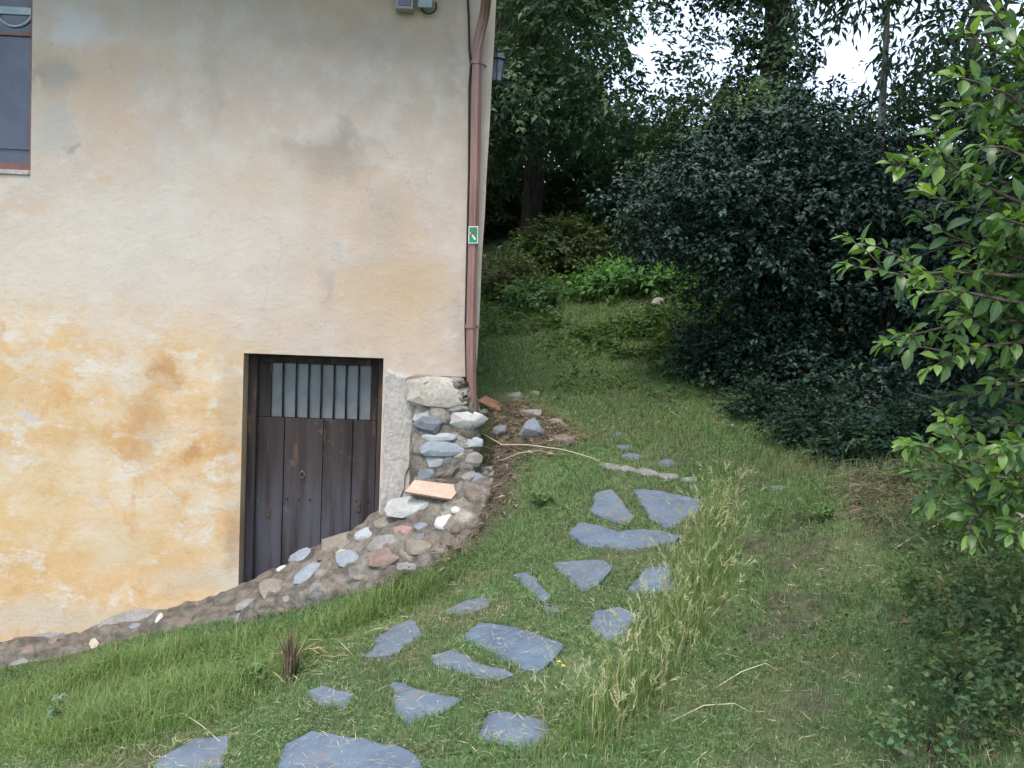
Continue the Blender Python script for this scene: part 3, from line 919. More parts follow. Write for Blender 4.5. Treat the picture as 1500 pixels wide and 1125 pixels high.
STONE_C = {
    'blue': ((0.21, 0.24, 0.275), (0.285, 0.315, 0.345)), 'lightblue': ((0.31, 0.335, 0.35), (0.40, 0.42, 0.43)), 'bluegrey': ((0.156, 0.179, 0.218), (0.234, 0.257, 0.289)),
    'darkgrey': ((0.117, 0.125, 0.144), (0.187, 0.195, 0.218)), 'white': ((0.452, 0.429, 0.398), (0.577, 0.562, 0.538)), 'cream': ((0.406, 0.343, 0.257), (0.515, 0.468, 0.390)),
    'grey': ((0.195, 0.187, 0.172), (0.289, 0.277, 0.257)), 'tan': ((0.19, 0.165, 0.13), (0.27, 0.24, 0.20)), 'brown': ((0.125, 0.098, 0.078), (0.195, 0.156, 0.125)),
    'brick': ((0.17, 0.115, 0.095), (0.25, 0.185, 0.155)), 'pink': ((0.30, 0.18, 0.155), (0.37, 0.25, 0.22)), 'lightgrey': ((0.328, 0.328, 0.312), (0.429, 0.429, 0.413))}
SM = {k: m_plain('%s_stone' % k, a, b, 11, .8, .3, .6, .006) for k, (a, b) in STONE_C.items()}
SM['rubble'] = m_plain('rubble_stone', (0.13, 0.118, 0.10), (0.22, 0.20, 0.175), 11, .9, .2, .8, .008)
SM['block'] = m_plain('cream_block_stone', (0.36, 0.33, 0.285), (0.48, 0.44, 0.38), 6, .9, .2, .9, .012)
_st = random.Random(11)
def stone_mesh(seed, boxy=0.0):
    bm = bmesh.new()
    bmesh.ops.create_icosphere(bm, subdivisions=2, radius=1)
    P = np.array([tuple(v.co) for v in bm.verts])
    if boxy:
        Q = P / np.abs(P).max(1, keepdims=True)
        P = P * (1 - boxy) + Q * .92 * boxy
    o = np.array([seed * 7.3, seed * 3.1, seed])
    r_ = 1 + (fbm(P + o, 1.1, seed) - .5) * .60 + (vnoise(P + o, 3.2, seed + 3) - .5) * .20
    P = P * r_[:, None]
    rr = random.Random(seed)
    for _ in range(0 if boxy >= .7 else 7):                                # a few split faces
        n = Vector((rr.gauss(0, 1), rr.gauss(0, 1), rr.gauss(0, .5))).normalized()
        n = np.array(n); d = P @ n; lim = rr.uniform(.55, .82)
        P = P - np.where(d > lim, (d - lim) * .85, 0)[:, None] * n
    for v, p in zip(bm.verts, P): v.co = p
    me = bpy.data.meshes.new('stone')
    bm.to_mesh(me); bm.free()
    for p in me.polygons: p.use_smooth = True
    me.set_sharp_from_angle(angle=R(24))
    return me
def place_stone(hit, n, wpx, hpx, ang, mat, name, parent, seed, boxy=0, depthf=.6, sink=.25):
    n = Vector(n).normalized()
    if n.dot(CAM - hit) < 0: n = -n
    depth = (hit - CAM).dot(fw)
    e1 = (CR - n * CR.dot(n)).normalized()
    e2 = n.cross(e1).normalized()
    c, s = math.cos(R(ang)), math.sin(R(ang))
    e1, e2 = e1 * c + e2 * s, e2 * c - e1 * s
    if e2.dot(CU) < 0: e1, e2 = e1, e2
    wm = wpx / F * depth / 2
    hm = hpx / F * depth / 2 / max(.4, abs(e2.dot(CU)))
    th = max(.015, min(wm, hm) * depthf)
    me = stone_mesh(seed, boxy)
    me.materials.append(mat)
    o = bpy.data.objects.new(name, me)
    COL.objects.link(o)
    Mx = Matrix((e1 * wm, e2 * hm, n * th)).transposed().to_4x4()
    # bake size into the mesh, keep the object's own transform clean
    me.transform(Mx)
    o.location = hit - n * th * sink
    if parent is not None:
        o.parent = parent
        o.matrix_parent_inverse = parent_inv(parent)
    return o
WS = [(640,574,80,36,-2,'block',.8),(616,556,34,9,-2,'brick',.7),(662,557,34,9,8,'grey',.6),(623,606,34,22,10,'lightblue',0),(629,622,42,28,4,'darkgrey',0),(669,597,36,12,-5,'grey',0),
      (681,615,56,34,-8,'white',.2),(636,641,54,15,4,'lightblue',0),(645,655,67,23,5,'blue',0),(692,648,33,16,-4,'lightblue',.3),(635,675,38,19,3,'lightblue',.5),(669,667,20,12,0,'cream',.2),
      (691,673,28,19,0,'grey',.3),(624,696,32,17,12,'bluegrey',.2),(685,698,24,15,0,'grey',.2),(602,742,74,30,3,'lightgrey',.3),(567,768,40,16,4,'tan',.3),(537,781,34,18,10,'lightblue',.2),
      (592,777,25,11,4,'pink',.7),(615,771,21,11,2,'bluegrey',.2),(615,786,17,9,0,'darkgrey',.2),(648,766,33,15,22,'white',.3),(668,746,14,8,-10,'white',.3),(562,815,42,20,8,'brick',.7),
      (615,801,44,18,2,'tan',.3),(560,796,48,17,8,'grey',.3),(498,795,54,24,16,'tan',.2),(512,818,33,25,16,'blue',.2),(477,815,27,12,14,'brown',.5),(446,815,38,17,18,'blue',.1),
      (449,840,44,22,14,'blue',.2),(412,833,15,8,22,'white',.4),(388,845,30,11,22,'brown',.6),(500,812,20,12,14,'cream',.3),(400,861,38,24,28,'tan',.2),
      (195,904,88,22,13,'grey',.3),(84,925,100,24,10,'grey',.3),(232,909,11,16,0,'white',.1),(137,946,15,18,0,'cream',.2),(40,951,19,9,6,'brick',.6),(78,941,15,10,6,'brick',.6),(197,918,22,9,10,'bluegrey',.3),
      (316,868,48,20,14,'brown',.5),(360,884,30,12,20,'grey',.3),(270,910,26,12,12,'brown',.4),(120,962,26,12,8,'brown',.3),(30,972,30,13,8,'grey',.3),(655,790,26,16,20,'brown',.3),(690,722,24,16,30,'brown',.3),(700,700,18,14,0,'bluegrey',.2),(670,772,26,14,30,'brown',.3),(600,830,34,16,8,'grey',.3),(-60,955,80,20,10,'grey',.3)]
for i, (px, py, w_, h_, a, mk, bx) in enumerate(WS):
    hit, n, _, _ = BV.ray_cast(CAM, ray(px, py).normalized())
    if hit is None:
        print('no hit', px, py); continue
    n = (Vector(n) * .4 + Vector((0, -.75, .55 if py > 700 else .12)) * .6) if Vector(n).dot(CAM - hit) > 0 else Vector((0, -.8, .5))
    place_stone(hit, n, w_ * 1.24, h_ * 1.24, a, SM[mk], 'brick' if mk in ('brick', 'pink') else 'stone', rubble, 100 + i, bx if mk in ('white', 'darkgrey') else max(bx, .3), .45 if mk != 'block' else .5, .42)
# half-buried rubble between the clear stones
rr = random.Random(8)
taken = [(q[0], q[1], max(q[2], q[3]) * .5) for q in WS] + [(637, 715, 42)]
lo_n = 0
for k in range(900):
    if lo_n >= 16: break
    px = rr.uniform(-40, 725)
    yf = float(np.interp(px, [q[0] for q in WFRONT], [q[1] for q in WFRONT])); yi = float(np.interp(px, [q[0] for q in inner], [q[1] for q in inner]))
    if px > 610 and rr.random() < .5: py = rr.uniform(590, 700)
    else: py = rr.uniform(yi, yf + 22)
    w_ = rr.uniform(11, 30); h_ = w_ * rr.uniform(.35, .65)
    if any(math.hypot((px - a) , (py - b_) * 1.5) < c_ + w_ * .45 for a, b_, c_ in taken): continue
    hit, n, _, _ = BV.ray_cast(CAM, ray(px, py).normalized())
    if hit is None: continue
    taken.append((px, py, w_ * .5)); lo_n += 1
    place_stone(hit, n, w_, h_, rr.uniform(-5, 24), SM[rr.choice(['tan', 'brown', 'grey', 'grey', 'tan', 'rubble', 'rubble'])], 'stone', rubble, 500 + k, rr.uniform(.2, .7), .5, .5)
# terracotta floor tile bedded on the pier's ledge
tb = MB()
TPX = ((607,703),(677,711),(661,731),(593,720))
th_ = [BV.ray_cast(CAM, ray(x * .85 + 635 * .15, y * .85 + 716 * .15).normalized())[0] for x, y in TPX]
cT = sum(th_, Vector()) / 4
nT = Vector((.05, -.62, .78)).normalized()
tq = []
for (x, y) in TPX:
    r_ = ray(x, y)
    oT = cT + nT * .055
    tq.append(CAM + r_ * ((oT - CAM).dot(nT) / r_.dot(nT)))
t_n = (tq[1] - tq[0]).cross(tq[3] - tq[0]).normalized()
if t_n.z < 0: t_n = -t_n
tb.hexa([tq[3] - t_n * .02, tq[2] - t_n * .02, tq[1] - t_n * .02, tq[0] - t_n * .02, tq[3] , tq[2], tq[1], tq[0]])
M_TILE = m_plain('pale_terracotta_tile', (0.46, 0.33, 0.25), (0.52, 0.39, 0.31), 8, .75, .3, .2, .003)
tag(tb.build('tile', M_TILE, rubble), 'pale terracotta tile bedded flat')
# mortar lump under the tile
tc = (tq[0] + tq[1] + tq[2] + tq[3]) / 4
bed = place_stone(tc - t_n * .04, t_n, 70, 24, -6, SM['rubble'], 'mortar_bed', rubble, 640, .6, .8, .9)

# loose rocks where the upper turf breaks off beside the house corner
LR = [(777,626,42,28,0,'bluegrey','rounded blue-grey rock in the broken bank beside the downpipe'),
      (823,643,44,18,-4,'brown','flat brown rock at the path end of the broken bank'),
      (777,606,38,15,-6,'grey','flat grey rock on top of the rounded blue-grey rock'),
      (754,581,32,15,-12,'grey','grey rock half sunk in turf above the terracotta shard'),
      (815,617,24,13,-14,'grey','small flat grey rock above the flat brown rock'),
      (733,629,28,19,0,'darkgrey','dark angular rock in the hollow under the terracotta shard'),
      (782,577,20,11,-10,'tan','small tan rock in the turf above the broken bank'),
      (708,604,16,12,0,'lightgrey','small pale stone tucked behind the foot of the downpipe'),
      (965,443,30,18,10,'grey','pale rock lying below the bright nettle patch'),
      (1482,728,44,24,-20,'lightgrey','pale broken rock behind the leafy branch'),
      (1462,748,34,20,10,'tan','tan rock leaning on the pale broken rock'),
      (1470,700,28,14,0,'pink','pinkish flat stone behind the leafy branch'),
      (1330,1108,22,16,0,'grey','small grey stone lying in the shaded weeds'),
      (1495,760,36,22,0,'cream','cream stone at the foot of the pale broken rock')]
for i, (px, py, w_, h_, a, mk, lb) in enumerate(LR):
    hit = ghit(px, py + h_ * .3)
    n = Vector((-.1, -.75, .65))
    o = place_stone(hit, n, w_, h_, a, SM[mk], 'rock', None, 300 + i, .2, .8, -.15)
    o.location.z += .01
    tag(o, lb, 'rock')
# terracotta shard by the pipe foot
p = [ghit(703, 590), ghit(738, 606), ghit(722, 592)]
base = ghit(718, 600)
d1 = Vector((1, -.1, -.45)).normalized(); d2 = Vector((.2, 1, .25)).normalized(); d3 = d1.cross(d2).normalized()
tb = MB(); c_ = base + Vector((0, 0, .05)); a_, b_, e_ = d1 * .1, d2 * .09, d3 * .009
tb.hexa([c_ - a_ - b_ - e_, c_ + a_ - b_ * .8 - e_, c_ + a_ * .9 + b_ - e_, c_ - a_ * .7 + b_ * .9 - e_, c_ - a_ - b_ + e_, c_ + a_ - b_ * .8 + e_, c_ + a_ * .9 + b_ + e_, c_ - a_ * .7 + b_ * .9 + e_])
tag(tb.build('roof_tile_shard', M_TERRA, bevel=.003), 'broken red terracotta tile shard at the foot of the downpipe', 'tile shard')

# ------------------------------------------------------------------ downpipe, marker, lantern, fittings
dp = thing('downpipe', fw_(*fac(692, 600, .07), .07), 'ribbed copper-brown rain downpipe running down the house corner', 'downpipe')
Lp = [(714,-40,.45),(713,-8,.22),(710,22,.10),(703,50,.075),(699,75,.07),(697,200,.07),(693.5,345,.07),(689.5,480,.07),(691.5,602,.075)]
pts = [fw_(*fac(x, y, d), d) for x, y, d in Lp]
P2 = []
for i in range(len(pts) - 1):
    a, b = pts[i], pts[i + 1]
    k = 4 if i < 5 else 3
    for j in range(k): P2.append(a.lerp(b, j / k))
P2.append(pts[-1])
for _ in range(2):
    P2 = [P2[0]] + [(P2[i - 1] + P2[i] * 2 + P2[i + 1]) / 4 for i in range(1, len(P2) - 1)] + [P2[-1]]
RP = .0385
mb = MB(); mb.tube(P2, RP, 32, True, lambda k: 1.0 if k % 4 < 2 else .90)
mb.build('pipe', M_COPPER, dp)
for (px, py) in ((698, 92), (688.8, 505), (691.5, 440)):
    pass
for y_ in (92, 478):   # sleeve and wall bracket
    c_ = fw_(*fac(698.3 if y_ < 200 else 689.6, y_, .07), .07)
    mb = MB(); mb.tube([c_ - Vector((0, 0, .014)), c_ + Vector((0, 0, .014))], RP + .006, 20)
    e0 = c_ - FN * .07
    mb.tube([c_ + FU * .02, e0 + FU * .075], .006, 6)
    mb.build('bracket', M_COPPER, dp, smooth=False)
def pf(px, py, d): return fw_(*fac(px, py, d), d)
ds = .07 + RP + .006
mk = thing('trail_marker', pf(693, 357, ds), 'small green trail marker with white and red stroke fixed on the downpipe', 'trail marker')
q = [pf(686.5,331.5,ds), pf(700.5,331.5,ds), pf(699.8,356.5,ds), pf(686,356.5,ds)]
def plate(q, th, name, mat, parent, bevel=0):
    mb = MB(); n = FN * th
    mb.hexa([q[3] , q[2], q[2] + n, q[3] + n, q[0], q[1], q[1] + n, q[0] + n])
    return mb.build(name, mat, parent, bevel=bevel)
M_WHITE = m_plain('white_print', (0.72, 0.74, 0.73), (0.8, 0.8, 0.8), 20, .5, .4, 0)
M_GREEN = m_plain('green_print', (0.01, 0.23, 0.085), (0.02, 0.29, 0.12), 20, .5, .4, 0)
M_RED = m_plain('red_print', (0.38, 0.03, 0.03), (0.45, 0.05, 0.05), 20, .5, .4, 0)
plate(q, .002, 'plate', M_WHITE, mk)
ds2 = ds + .0025
plate([pf(687.4,332.8,ds2), pf(699.3,332.8,ds2), pf(698.9,355,ds2), pf(687.2,355,ds2)], .001, 'green_field', M_GREEN, mk)
ds3 = ds2 + .0014
plate([pf(688.0,341.2,ds3), pf(689.6,340.4,ds3), pf(697.2,349.6,ds3), pf(695.4,351.6,ds3)], .001, 'white_stroke', M_WHITE, mk)
ds4 = ds3 + .0014
plate([pf(694.6,337.0,ds4), pf(696.2,339.4,ds4), pf(689.2,345.6,ds4), pf(688.0,343.4,ds4)], .001, 'red_stroke', M_RED, mk)
# thin black tube standing in for the shadow gap beside the pipe
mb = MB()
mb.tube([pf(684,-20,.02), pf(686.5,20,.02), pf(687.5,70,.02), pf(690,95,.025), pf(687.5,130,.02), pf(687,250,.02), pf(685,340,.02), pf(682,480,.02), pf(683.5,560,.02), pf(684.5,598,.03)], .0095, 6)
tag(mb.build('dark_line', M_BLACK, None, True), 'thin black tube along the downpipe, standing in for its shadow gap', 'dark_line')
# floodlight and junction box below the eave
M_GREYPL = m_plain('grey_plastic', (0.30, 0.29, 0.29), (0.36, 0.35, 0.35), 20, .5, .4, .1)
fl = thing('floodlight', pf(592, 4, .08), 'small grey floodlight with dark glass under the eave', 'floodlight')
def fbx(px0, py0, px1, py1, d0, d1, name, mat, parent, bevel=.004):
    mb = MB()
    a, b = fac(px0, py1, d1), fac(px1, py0, d1)
    fbox(mb, a[0], b[0], a[1], b[1], d1, d0)
    return mb.build(name, mat, parent, bevel=bevel)
fbx(579, -14, 606, 12, .01, .10, 'housing', M_GREYPL, fl)
fbx(583, -12, 602, 7, .101, .108, 'glass', M_SHUT, fl, .001)
jb = thing('junction_box', pf(627, 4, .05), 'pale grey junction box with looped black wire under the eave', 'junction box')
fbx(612, -16, 634, 10, .01, .07, 'box', M_PALE, jb)
mb = MB(); mb.tube([pf(628 + 11 * math.cos(a), 9 + 11 * math.sin(a), .05) for a in np.linspace(-.5, 2.6, 12)] + [pf(618, 8, .04)], .008, 6)
mb.build('cable_loop', M_BLACK, jb, smooth=True)
# lantern on the side wall
LY = 9.0
lb_ = pt(728.5, 100, LY)
lan = thing('wall_lantern', lb_, 'black six-sided wall lantern hanging beyond the house corner', 'lantern')
M_IRON = m_plain('lantern_iron', (0.02, 0.022, 0.028), (0.045, 0.048, 0.055), 30, .45, .5, .2, .002)
def m_lglass():
    t = NT('lantern_glass')
    return t.fin(t.mix(t.rng(t.noise(9), .3, .7), (0.16, 0.20, 0.24), (0.28, 0.33, 0.37)), .2, .5)
M_LG = m_lglass()
kk = LY / F
rings = lambda r_, z_, n=6: [lb_ + Vector((math.cos(2 * math.pi * (i + .5) / n) * r_ * kk, math.sin(2 * math.pi * (i + .5) / n) * r_ * kk, z_ * kk)) for i in range(n)]
def lathe6(L, name, mat):
    V, Fs = [], []
    for r_, z_ in L: V += rings(r_, z_)
    for i in range(len(L) - 1):
        for k in range(6): Fs.append((i * 6 + k, i * 6 + (k + 1) % 6, i * 6 + 6 + (k + 1) % 6, i * 6 + 6 + k))
    Fs += [tuple(range(6))[::-1], tuple((len(L) - 1) * 6 + k for k in range(6))]
    return MB().add(V, Fs).build(name, mat, lan)
lathe6([(13,10),(14,12),(8,19),(4,22),(5,24),(2,26),(1,29)], 'cap', M_IRON)
lathe6([(7,-22),(7.6,-19),(7,-18)], 'base', M_IRON)
lathe6([(6.6,-18),(10.6,10)], 'glass', M_LG)
a6, b6 = rings(7.4, -19), rings(11.6, 11)
for k in range(6):
    MB().tube([a6[k], b6[k]], .9 * kk, 5).build('rib', M_IRON, lan)
mb = MB()
mb.tube([lb_ + Vector((-.19, 0, .06)), lb_ + Vector((-.07, 0, .07))], .008, 6)
mb.tube([lb_ + Vector((-.19, 0, -.05)), lb_ + Vector((-.19, 0, .14)), lb_ + Vector((-.12, 0, .22)), lb_ + Vector((0, 0, .2))], .009, 6)
mb.build('bracket', M_IRON, lan, smooth=True)
# ------------------------------------------------------------------ grass and herbs
M_GRASS = m_leaf('grass_blade', .55, .3, .38)
M_DRY = m_leaf('dry_straw', .7, .2, .15)
M_LEAF = m_leaf('tree_leaf', .55, .3, .28)
M_GLOSS = m_leaf('glossy_leaf', .48, .32, 0)
RG = np.random.default_rng(7)

def blades(P, h, w, az, lean, tint, curve=.5):
    """(n,) arrays -> 5-vertex blades"""
    n = len(P)
    d = np.stack([np.cos(az), np.sin(az), np.zeros(n)], 1)
    sd = np.stack([-np.sin(az), np.cos(az), np.zeros(n)], 1)
    up = np.array([0, 0, 1.0])
    mid = P + up * (h * .55 * np.cos(lean * .5))[:, None] + d * (h * .5 * np.sin(lean * .5))[:, None]
    tip = P + up * (h * np.cos(lean))[:, None] + d * (h * np.sin(lean) * (1 + curve * .2))[:, None]
    V = np.stack([P - sd * (w * .5)[:, None], P + sd * (w * .5)[:, None], mid - sd * (w * .42)[:, None], mid + sd * (w * .42)[:, None], tip], 1).reshape(-1, 3)
    b = (np.arange(n) * 5)[:, None]
    T = np.concatenate([b + [0, 1, 3], b + [0, 3, 2], b + [2, 3, 4]], 0)
    tt = np.repeat(tint, 5, 0).reshape(n, 5, 3).copy()
    tt[:, :2] *= .9
    return V, T, tt.reshape(-1, 3)
def leaves(P, A, N, L, W, tint, fold=.25, curl=.15):
    n = len(P)
    A = nrm(A); sd = nrm(np.cross(A, N)); N = np.cross(sd, A)
    L1, W1 = L[:, None], W[:, None]
    V = np.stack([P, P + A * L1 * .5 - N * W1 * fold * .0, P + A * L1 - N * L1 * curl, P + A * L1 * .45 + sd * W1 * .5 + N * W1 * fold, P + A * L1 * .45 - sd * W1 * .5 + N * W1 * fold], 1).reshape(-1, 3)
    b = (np.arange(n) * 5)[:, None]
    T = np.concatenate([b + [0, 3, 1], b + [3, 2, 1], b + [0, 1, 4], b + [1, 2, 4]], 0)
    return V, T, np.repeat(tint, 5, 0)
def cat(parts):
    V, T, C, o = [], [], [], 0
    for v, t, c in parts:
        V.append(v); T.append(t + o); C.append(c); o += len(v)
    return np.concatenate(V), np.concatenate(T), np.concatenate(C)
def tints(n, cols, jit=.18, wts=None):
    cols = np.array(cols)
    k = RG.choice(len(cols), n, p=wts)
    k2 = RG.choice(len(cols), n, p=wts)
    t = RG.random((n, 1)) * .5
    c = cols[k] * (1 - t) + cols[k2] * t
    return c * (1 + RG.normal(0, jit, (n, 1))).clip(.45, 1.7)
def scatter(x0, x1, y0, y1, dens):
    n = int((x1 - x0) * (y1 - y0) * dens)
    return np.stack([RG.uniform(x0, x1, n), RG.uniform(y0, y1, n)], 1)
def on_slab(P, m=.0):
    c = np.zeros(len(P), bool)
    for q in slab_polys:
        lo, hi = q.min(0) - .05, q.max(0) + .05
        k = np.nonzero((P[:, 0] > lo[0]) & (P[:, 0] < hi[0]) & (P[:, 1] > lo[1]) & (P[:, 1] < hi[1]))[0]
        if len(k):
            ins = inside(P[k], q)
            if m: ins &= polydist(P[k], q) > m
            c[k] |= ins
    return c
frs = np.stack([np.array([p[0] for p in [fw_(f[0], 0, f[2] + .05) for f in frn]]), np.array([fw_(f[0], 0, f[2] + .05).y for f in frn])], 1)
def behind_wall(P):
    """under the rubble wall or the house"""
    yb = np.interp(P[:, 0], frs[:, 0], frs[:, 1], right=1e9)
    return (P[:, 1] > yb - .01) & (P[:, 0] < frs[-1, 0]) & (P[:, 1] < 7.1) | in_house(P, .03)

GREENS = [(0.12, 0.22, 0.085), (0.15, 0.25, 0.10), (0.105, 0.20, 0.085), (0.19, 0.27, 0.125), (0.165, 0.23, 0.12)]
DRYC = [(0.34, 0.28, 0.16), (0.42, 0.36, 0.22), (0.28, 0.22, 0.13)]
# short turf
parts = []
for (x0, x1, y0, y1, dn) in [(-3.2, 2.2, 2.3, 4.4, 9500), (2.2, 3.9, 1.2, 4.4, 3000), (-4.6, 3.4, 4.4, 6.6, 6200), (-.6, 3.6, 6.6, 9.2, 5200), (-.8, 3.4, 9.2, 14.0, 3400), (-6, 4.5, 1.0, 2.3, 1500), (-7, -4.6, 2.3, 6.6, 1500), (3.2, 6, 2.3, 10, 500)]:
    P = scatter(x0, x1, y0, y1, dn)
    da_ = dirt_amount(P)
    keep = (RG.random(len(P)) > da_ * .93) & ~behind_wall(P) & ~on_slab(P, .006) & (fbm(P, 6, 44) + RG.random(len(P)) * .5 > .52)
    P = P[keep]
    n = len(P)
    fac_h = .5 + 1.0 * fbm(P, 1.7, 12)
    h = RG.uniform(.02, .058, n) * fac_h * np.where(inside(P, POLY_PATH), .95, 1.0)
    wd = RG.uniform(.0022, .0045, n) * np.clip(P[:, 1] / 4.5, .8, 2.4)
    P3 = np.c_[P, gz(P[:, 0], P[:, 1]) + .004]
    t = tints(n, GREENS + [(0.24, 0.21, 0.11)], .2, [.22, .22, .2, .16, .13, .07])
    t *= (.75 + .5 * fbm(P, 2.5, 90))[:, None]
    dryp = np.clip((fbm(P, 2.6, 91) - .50) * 5, 0, .6)[:, None] * np.clip((9.5 - P[:, 1]) / 3.5, .25, 1)[:, None]
    t = t * (1 - dryp) + np.array([.27, .235, .155]) * dryp
    parts.append(blades(P3, h, wd, RG.uniform(0, 6.283, n), RG.uniform(.1, 1.15, n), t))
# tufts that creep over the slab edges
for q in slab_polys[:18]:
    c = q.mean(0)
    nq = 150
    k = RG.integers(0, len(q), nq); f = RG.random((nq, 1))
    e = q[k] * (1 - f) + q[(k + 1) % len(q)] * f
    pin = c - e; pin = pin / np.maximum(np.linalg.norm(pin, axis=1, keepdims=True), .01)
    kp = fbm(e, 7, 150) > .52
    e, pin = e[kp], pin[kp]; nq = len(e)
    e = e - pin * RG.uniform(.0, .03, (nq, 1))
    az = np.arctan2(pin[:, 1], pin[:, 0]) + RG.normal(0, .7, nq)
    parts.append(blades(np.c_[e, gz(e[:, 0], e[:, 1]) + .01], RG.uniform(.03, .075, nq), RG.uniform(.0025, .0045, nq), az, RG.uniform(.4, 1.25, nq), tints(nq, GREENS + [(0.36, 0.31, 0.20)], .2)))
V, T, C = cat(parts)
tag(np_mesh('short_grass', V, T, M_GRASS, tint=C), 'short patchy green turf over the sloping ground', 'grass', kind='stuff')
# tiny clover-like leaves in the turf
P = np.concatenate([scatter(-3, 2.4, 2.4, 5, 1900), scatter(-1, 3, 5, 8, 1300)])
P = P[(RG.random(len(P)) > dirt_amount(P)) & ~behind_wall(P) & ~on_slab(P, .005) & (fbm(P, 3, 101) > .47)]
n = len(P)
P3 = np.c_[P, gz(P[:, 0], P[:, 1]) + RG.uniform(.01, .045, n)]
A = np.c_[RG.normal(0, 1, (n, 2)), RG.uniform(-.2, .4, n)]
V, T, C = leaves(P3, A, np.tile([0, 0, 1.], (n, 1)) + RG.normal(0, .25, (n, 3)), RG.uniform(.010, .022, n), RG.uniform(.008, .015, n), tints(n, [(0.10, 0.19, 0.075), (0.13, 0.22, 0.09), (0.17, 0.23, 0.09)]))
tag(np_mesh('clover', V, T, M_GRASS, tint=C), 'small clover leaves mixed through the turf', 'clover', kind='stuff')
# longer grass before the rubble wall
def poly_scatter(poly, dens):
    lo, hi = poly.min(0), poly.max(0)
    P = scatter(lo[0], hi[0], lo[1], hi[1], dens)
    return P[inside(P, poly)]
P = poly_scatter(POLY_LEFT, 5200)
ed = np.clip(polydist(P, POLY_LEFT) / .25, .25, 1)
P = P[~behind_wall(P) & ~on_slab(P)]
ed = np.clip(polydist(P, POLY_LEFT) / .22, .3, 1)
n = len(P)
lush = fbm(P, 1.6, 55)
h = RG.uniform(.06, .22, n) * ed * (.22 + 2.3 * np.clip(lush - .12, 0, 1) ** 1.5 + .35 * fbm(P, 6, 57))
V, T, C = blades(np.c_[P, gz(P[:, 0], P[:, 1]) + .003], h, RG.uniform(.003, .0058, n), RG.uniform(0, 6.283, n), RG.uniform(.15, 1.2, n), tints(n, [(0.135, 0.225, 0.07), (0.165, 0.25, 0.085), (0.20, 0.265, 0.11), (0.30, 0.28, 0.16)], .2, [.4, .3, .2, .1]) * (.6 + .75 * fbm(P, 3.0, 58))[:, None])
tag(np_mesh('lush_grass', V, T, M_GRASS, tint=C), 'longer lush grass strip below the rubble wall', 'grass', kind='stuff')
# tall seeding wild barley along the path
P = poly_scatter(POLY_TALL, 5200)
ed = np.clip(polydist(P, POLY_TALL) / .16, .3, 1)
P = P[(RG.random(len(P)) < (.25 + .75 * ed) * np.clip((fbm(P, 4, 140) - .25) * 3, .25, 1))]
ed = np.clip(polydist(P, POLY_TALL) / .16, .35, 1)
n = len(P)
h = RG.uniform(.09, .29, n) * ed
parts = [blades(np.c_[P, gz(P[:, 0], P[:, 1]) + .003], h, RG.uniform(.003, .0055, n), RG.uniform(0, 6.283, n), RG.uniform(.1, .8, n), tints(n, [(0.12, 0.21, 0.06), (0.16, 0.25, 0.085), (0.22, 0.275, 0.12), (0.36, 0.34, 0.21)], .2, [.34, .32, .22, .12]))]
P = poly_scatter(POLY_TALL, 400)
n = len(P)
hh = RG.uniform(.18, .42, n) * np.clip(polydist(P, POLY_TALL) / .12, .6, 1)
az, ln = RG.uniform(0, 6.283, n), RG.uniform(.05, .5, n)
base = np.c_[P, gz(P[:, 0], P[:, 1])]
parts.append(blades(base, hh, np.full(n, .0026), az, ln, tints(n, [(0.30, 0.28, 0.14), (0.22, 0.24, 0.10)], .15)))
d = np.c_[np.cos(az), np.sin(az), np.zeros(n)]
tip = base + d * (hh * np.sin(ln) * 1.1)[:, None] + np.array([0, 0, 1]) * (hh * np.cos(ln))[:, None]
hd = nrm(d * np.sin(ln + .4)[:, None] + np.array([0, 0, 1]) * np.cos(ln + .4)[:, None])
hc = tints(n, [(0.42, 0.40, 0.24), (0.34, 0.36, 0.19), (0.50, 0.47, 0.32)], .12)
for k in range(11):                      # seed head: paired spikelets with awns
    t_ = k / 11
    A = hd + RG.normal(0, .28, (n, 3)) + np.array([0, 0, -.15])
    parts.append(leaves(tip + hd * (t_ * .05), A, RG.normal(0, 1, (n, 3)), RG.uniform(.020, .038, n), np.full(n, .0032), hc, .1, .0))
V, T, C = cat(parts)
tag(np_mesh('wild_barley', V, T, M_GRASS, tint=C), 'tall wild barley with pale seed heads along the path edge', 'grass', kind='stuff')
# sparse seeding stems over the lawn, weeds under the branch
P = np.concatenate([poly_scatter(POLY_WEED, 3000), poly_scatter(POLY_DIRT, 420), scatter(1.2, 3.6, 5.2, 7.4, 600), poly_scatter(POLY_BANK2, 900)])
P = P[~on_slab(P)]
we = polydist(P, POLY_WEED)
P = P[(~inside(P, POLY_WEED)) | (RG.random(len(P)) < np.clip(we / .7, .06, 1) * np.clip((fbm(P, 2.2, 160) - .25) * 3, .15, 1))]
n = len(P)
h = RG.uniform(.04, .17, n) * np.where(inside(P, POLY_WEED), np.clip(polydist(P, POLY_WEED) / .5, .35, 1), 1)
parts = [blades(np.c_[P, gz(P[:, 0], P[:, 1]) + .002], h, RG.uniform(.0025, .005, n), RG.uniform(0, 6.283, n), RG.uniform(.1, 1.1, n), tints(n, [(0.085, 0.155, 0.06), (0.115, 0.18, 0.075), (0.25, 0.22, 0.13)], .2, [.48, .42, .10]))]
Q = np.concatenate([poly_scatter(POLY_WEED, 1000), poly_scatter(POLY_DIRT, 420), poly_scatter(POLY_BANK2, 1300), scatter(.4, 2.2, 8.2, 12, 330), scatter(-.6, 1.6, 11.2, 14.5, 500)])
Q = Q[fbm(Q, 2.6, 120) > .46]
q2 = np.concatenate([poly_scatter(POLY_RLAWN, 520), poly_scatter(POLY_LEFT, 260)])
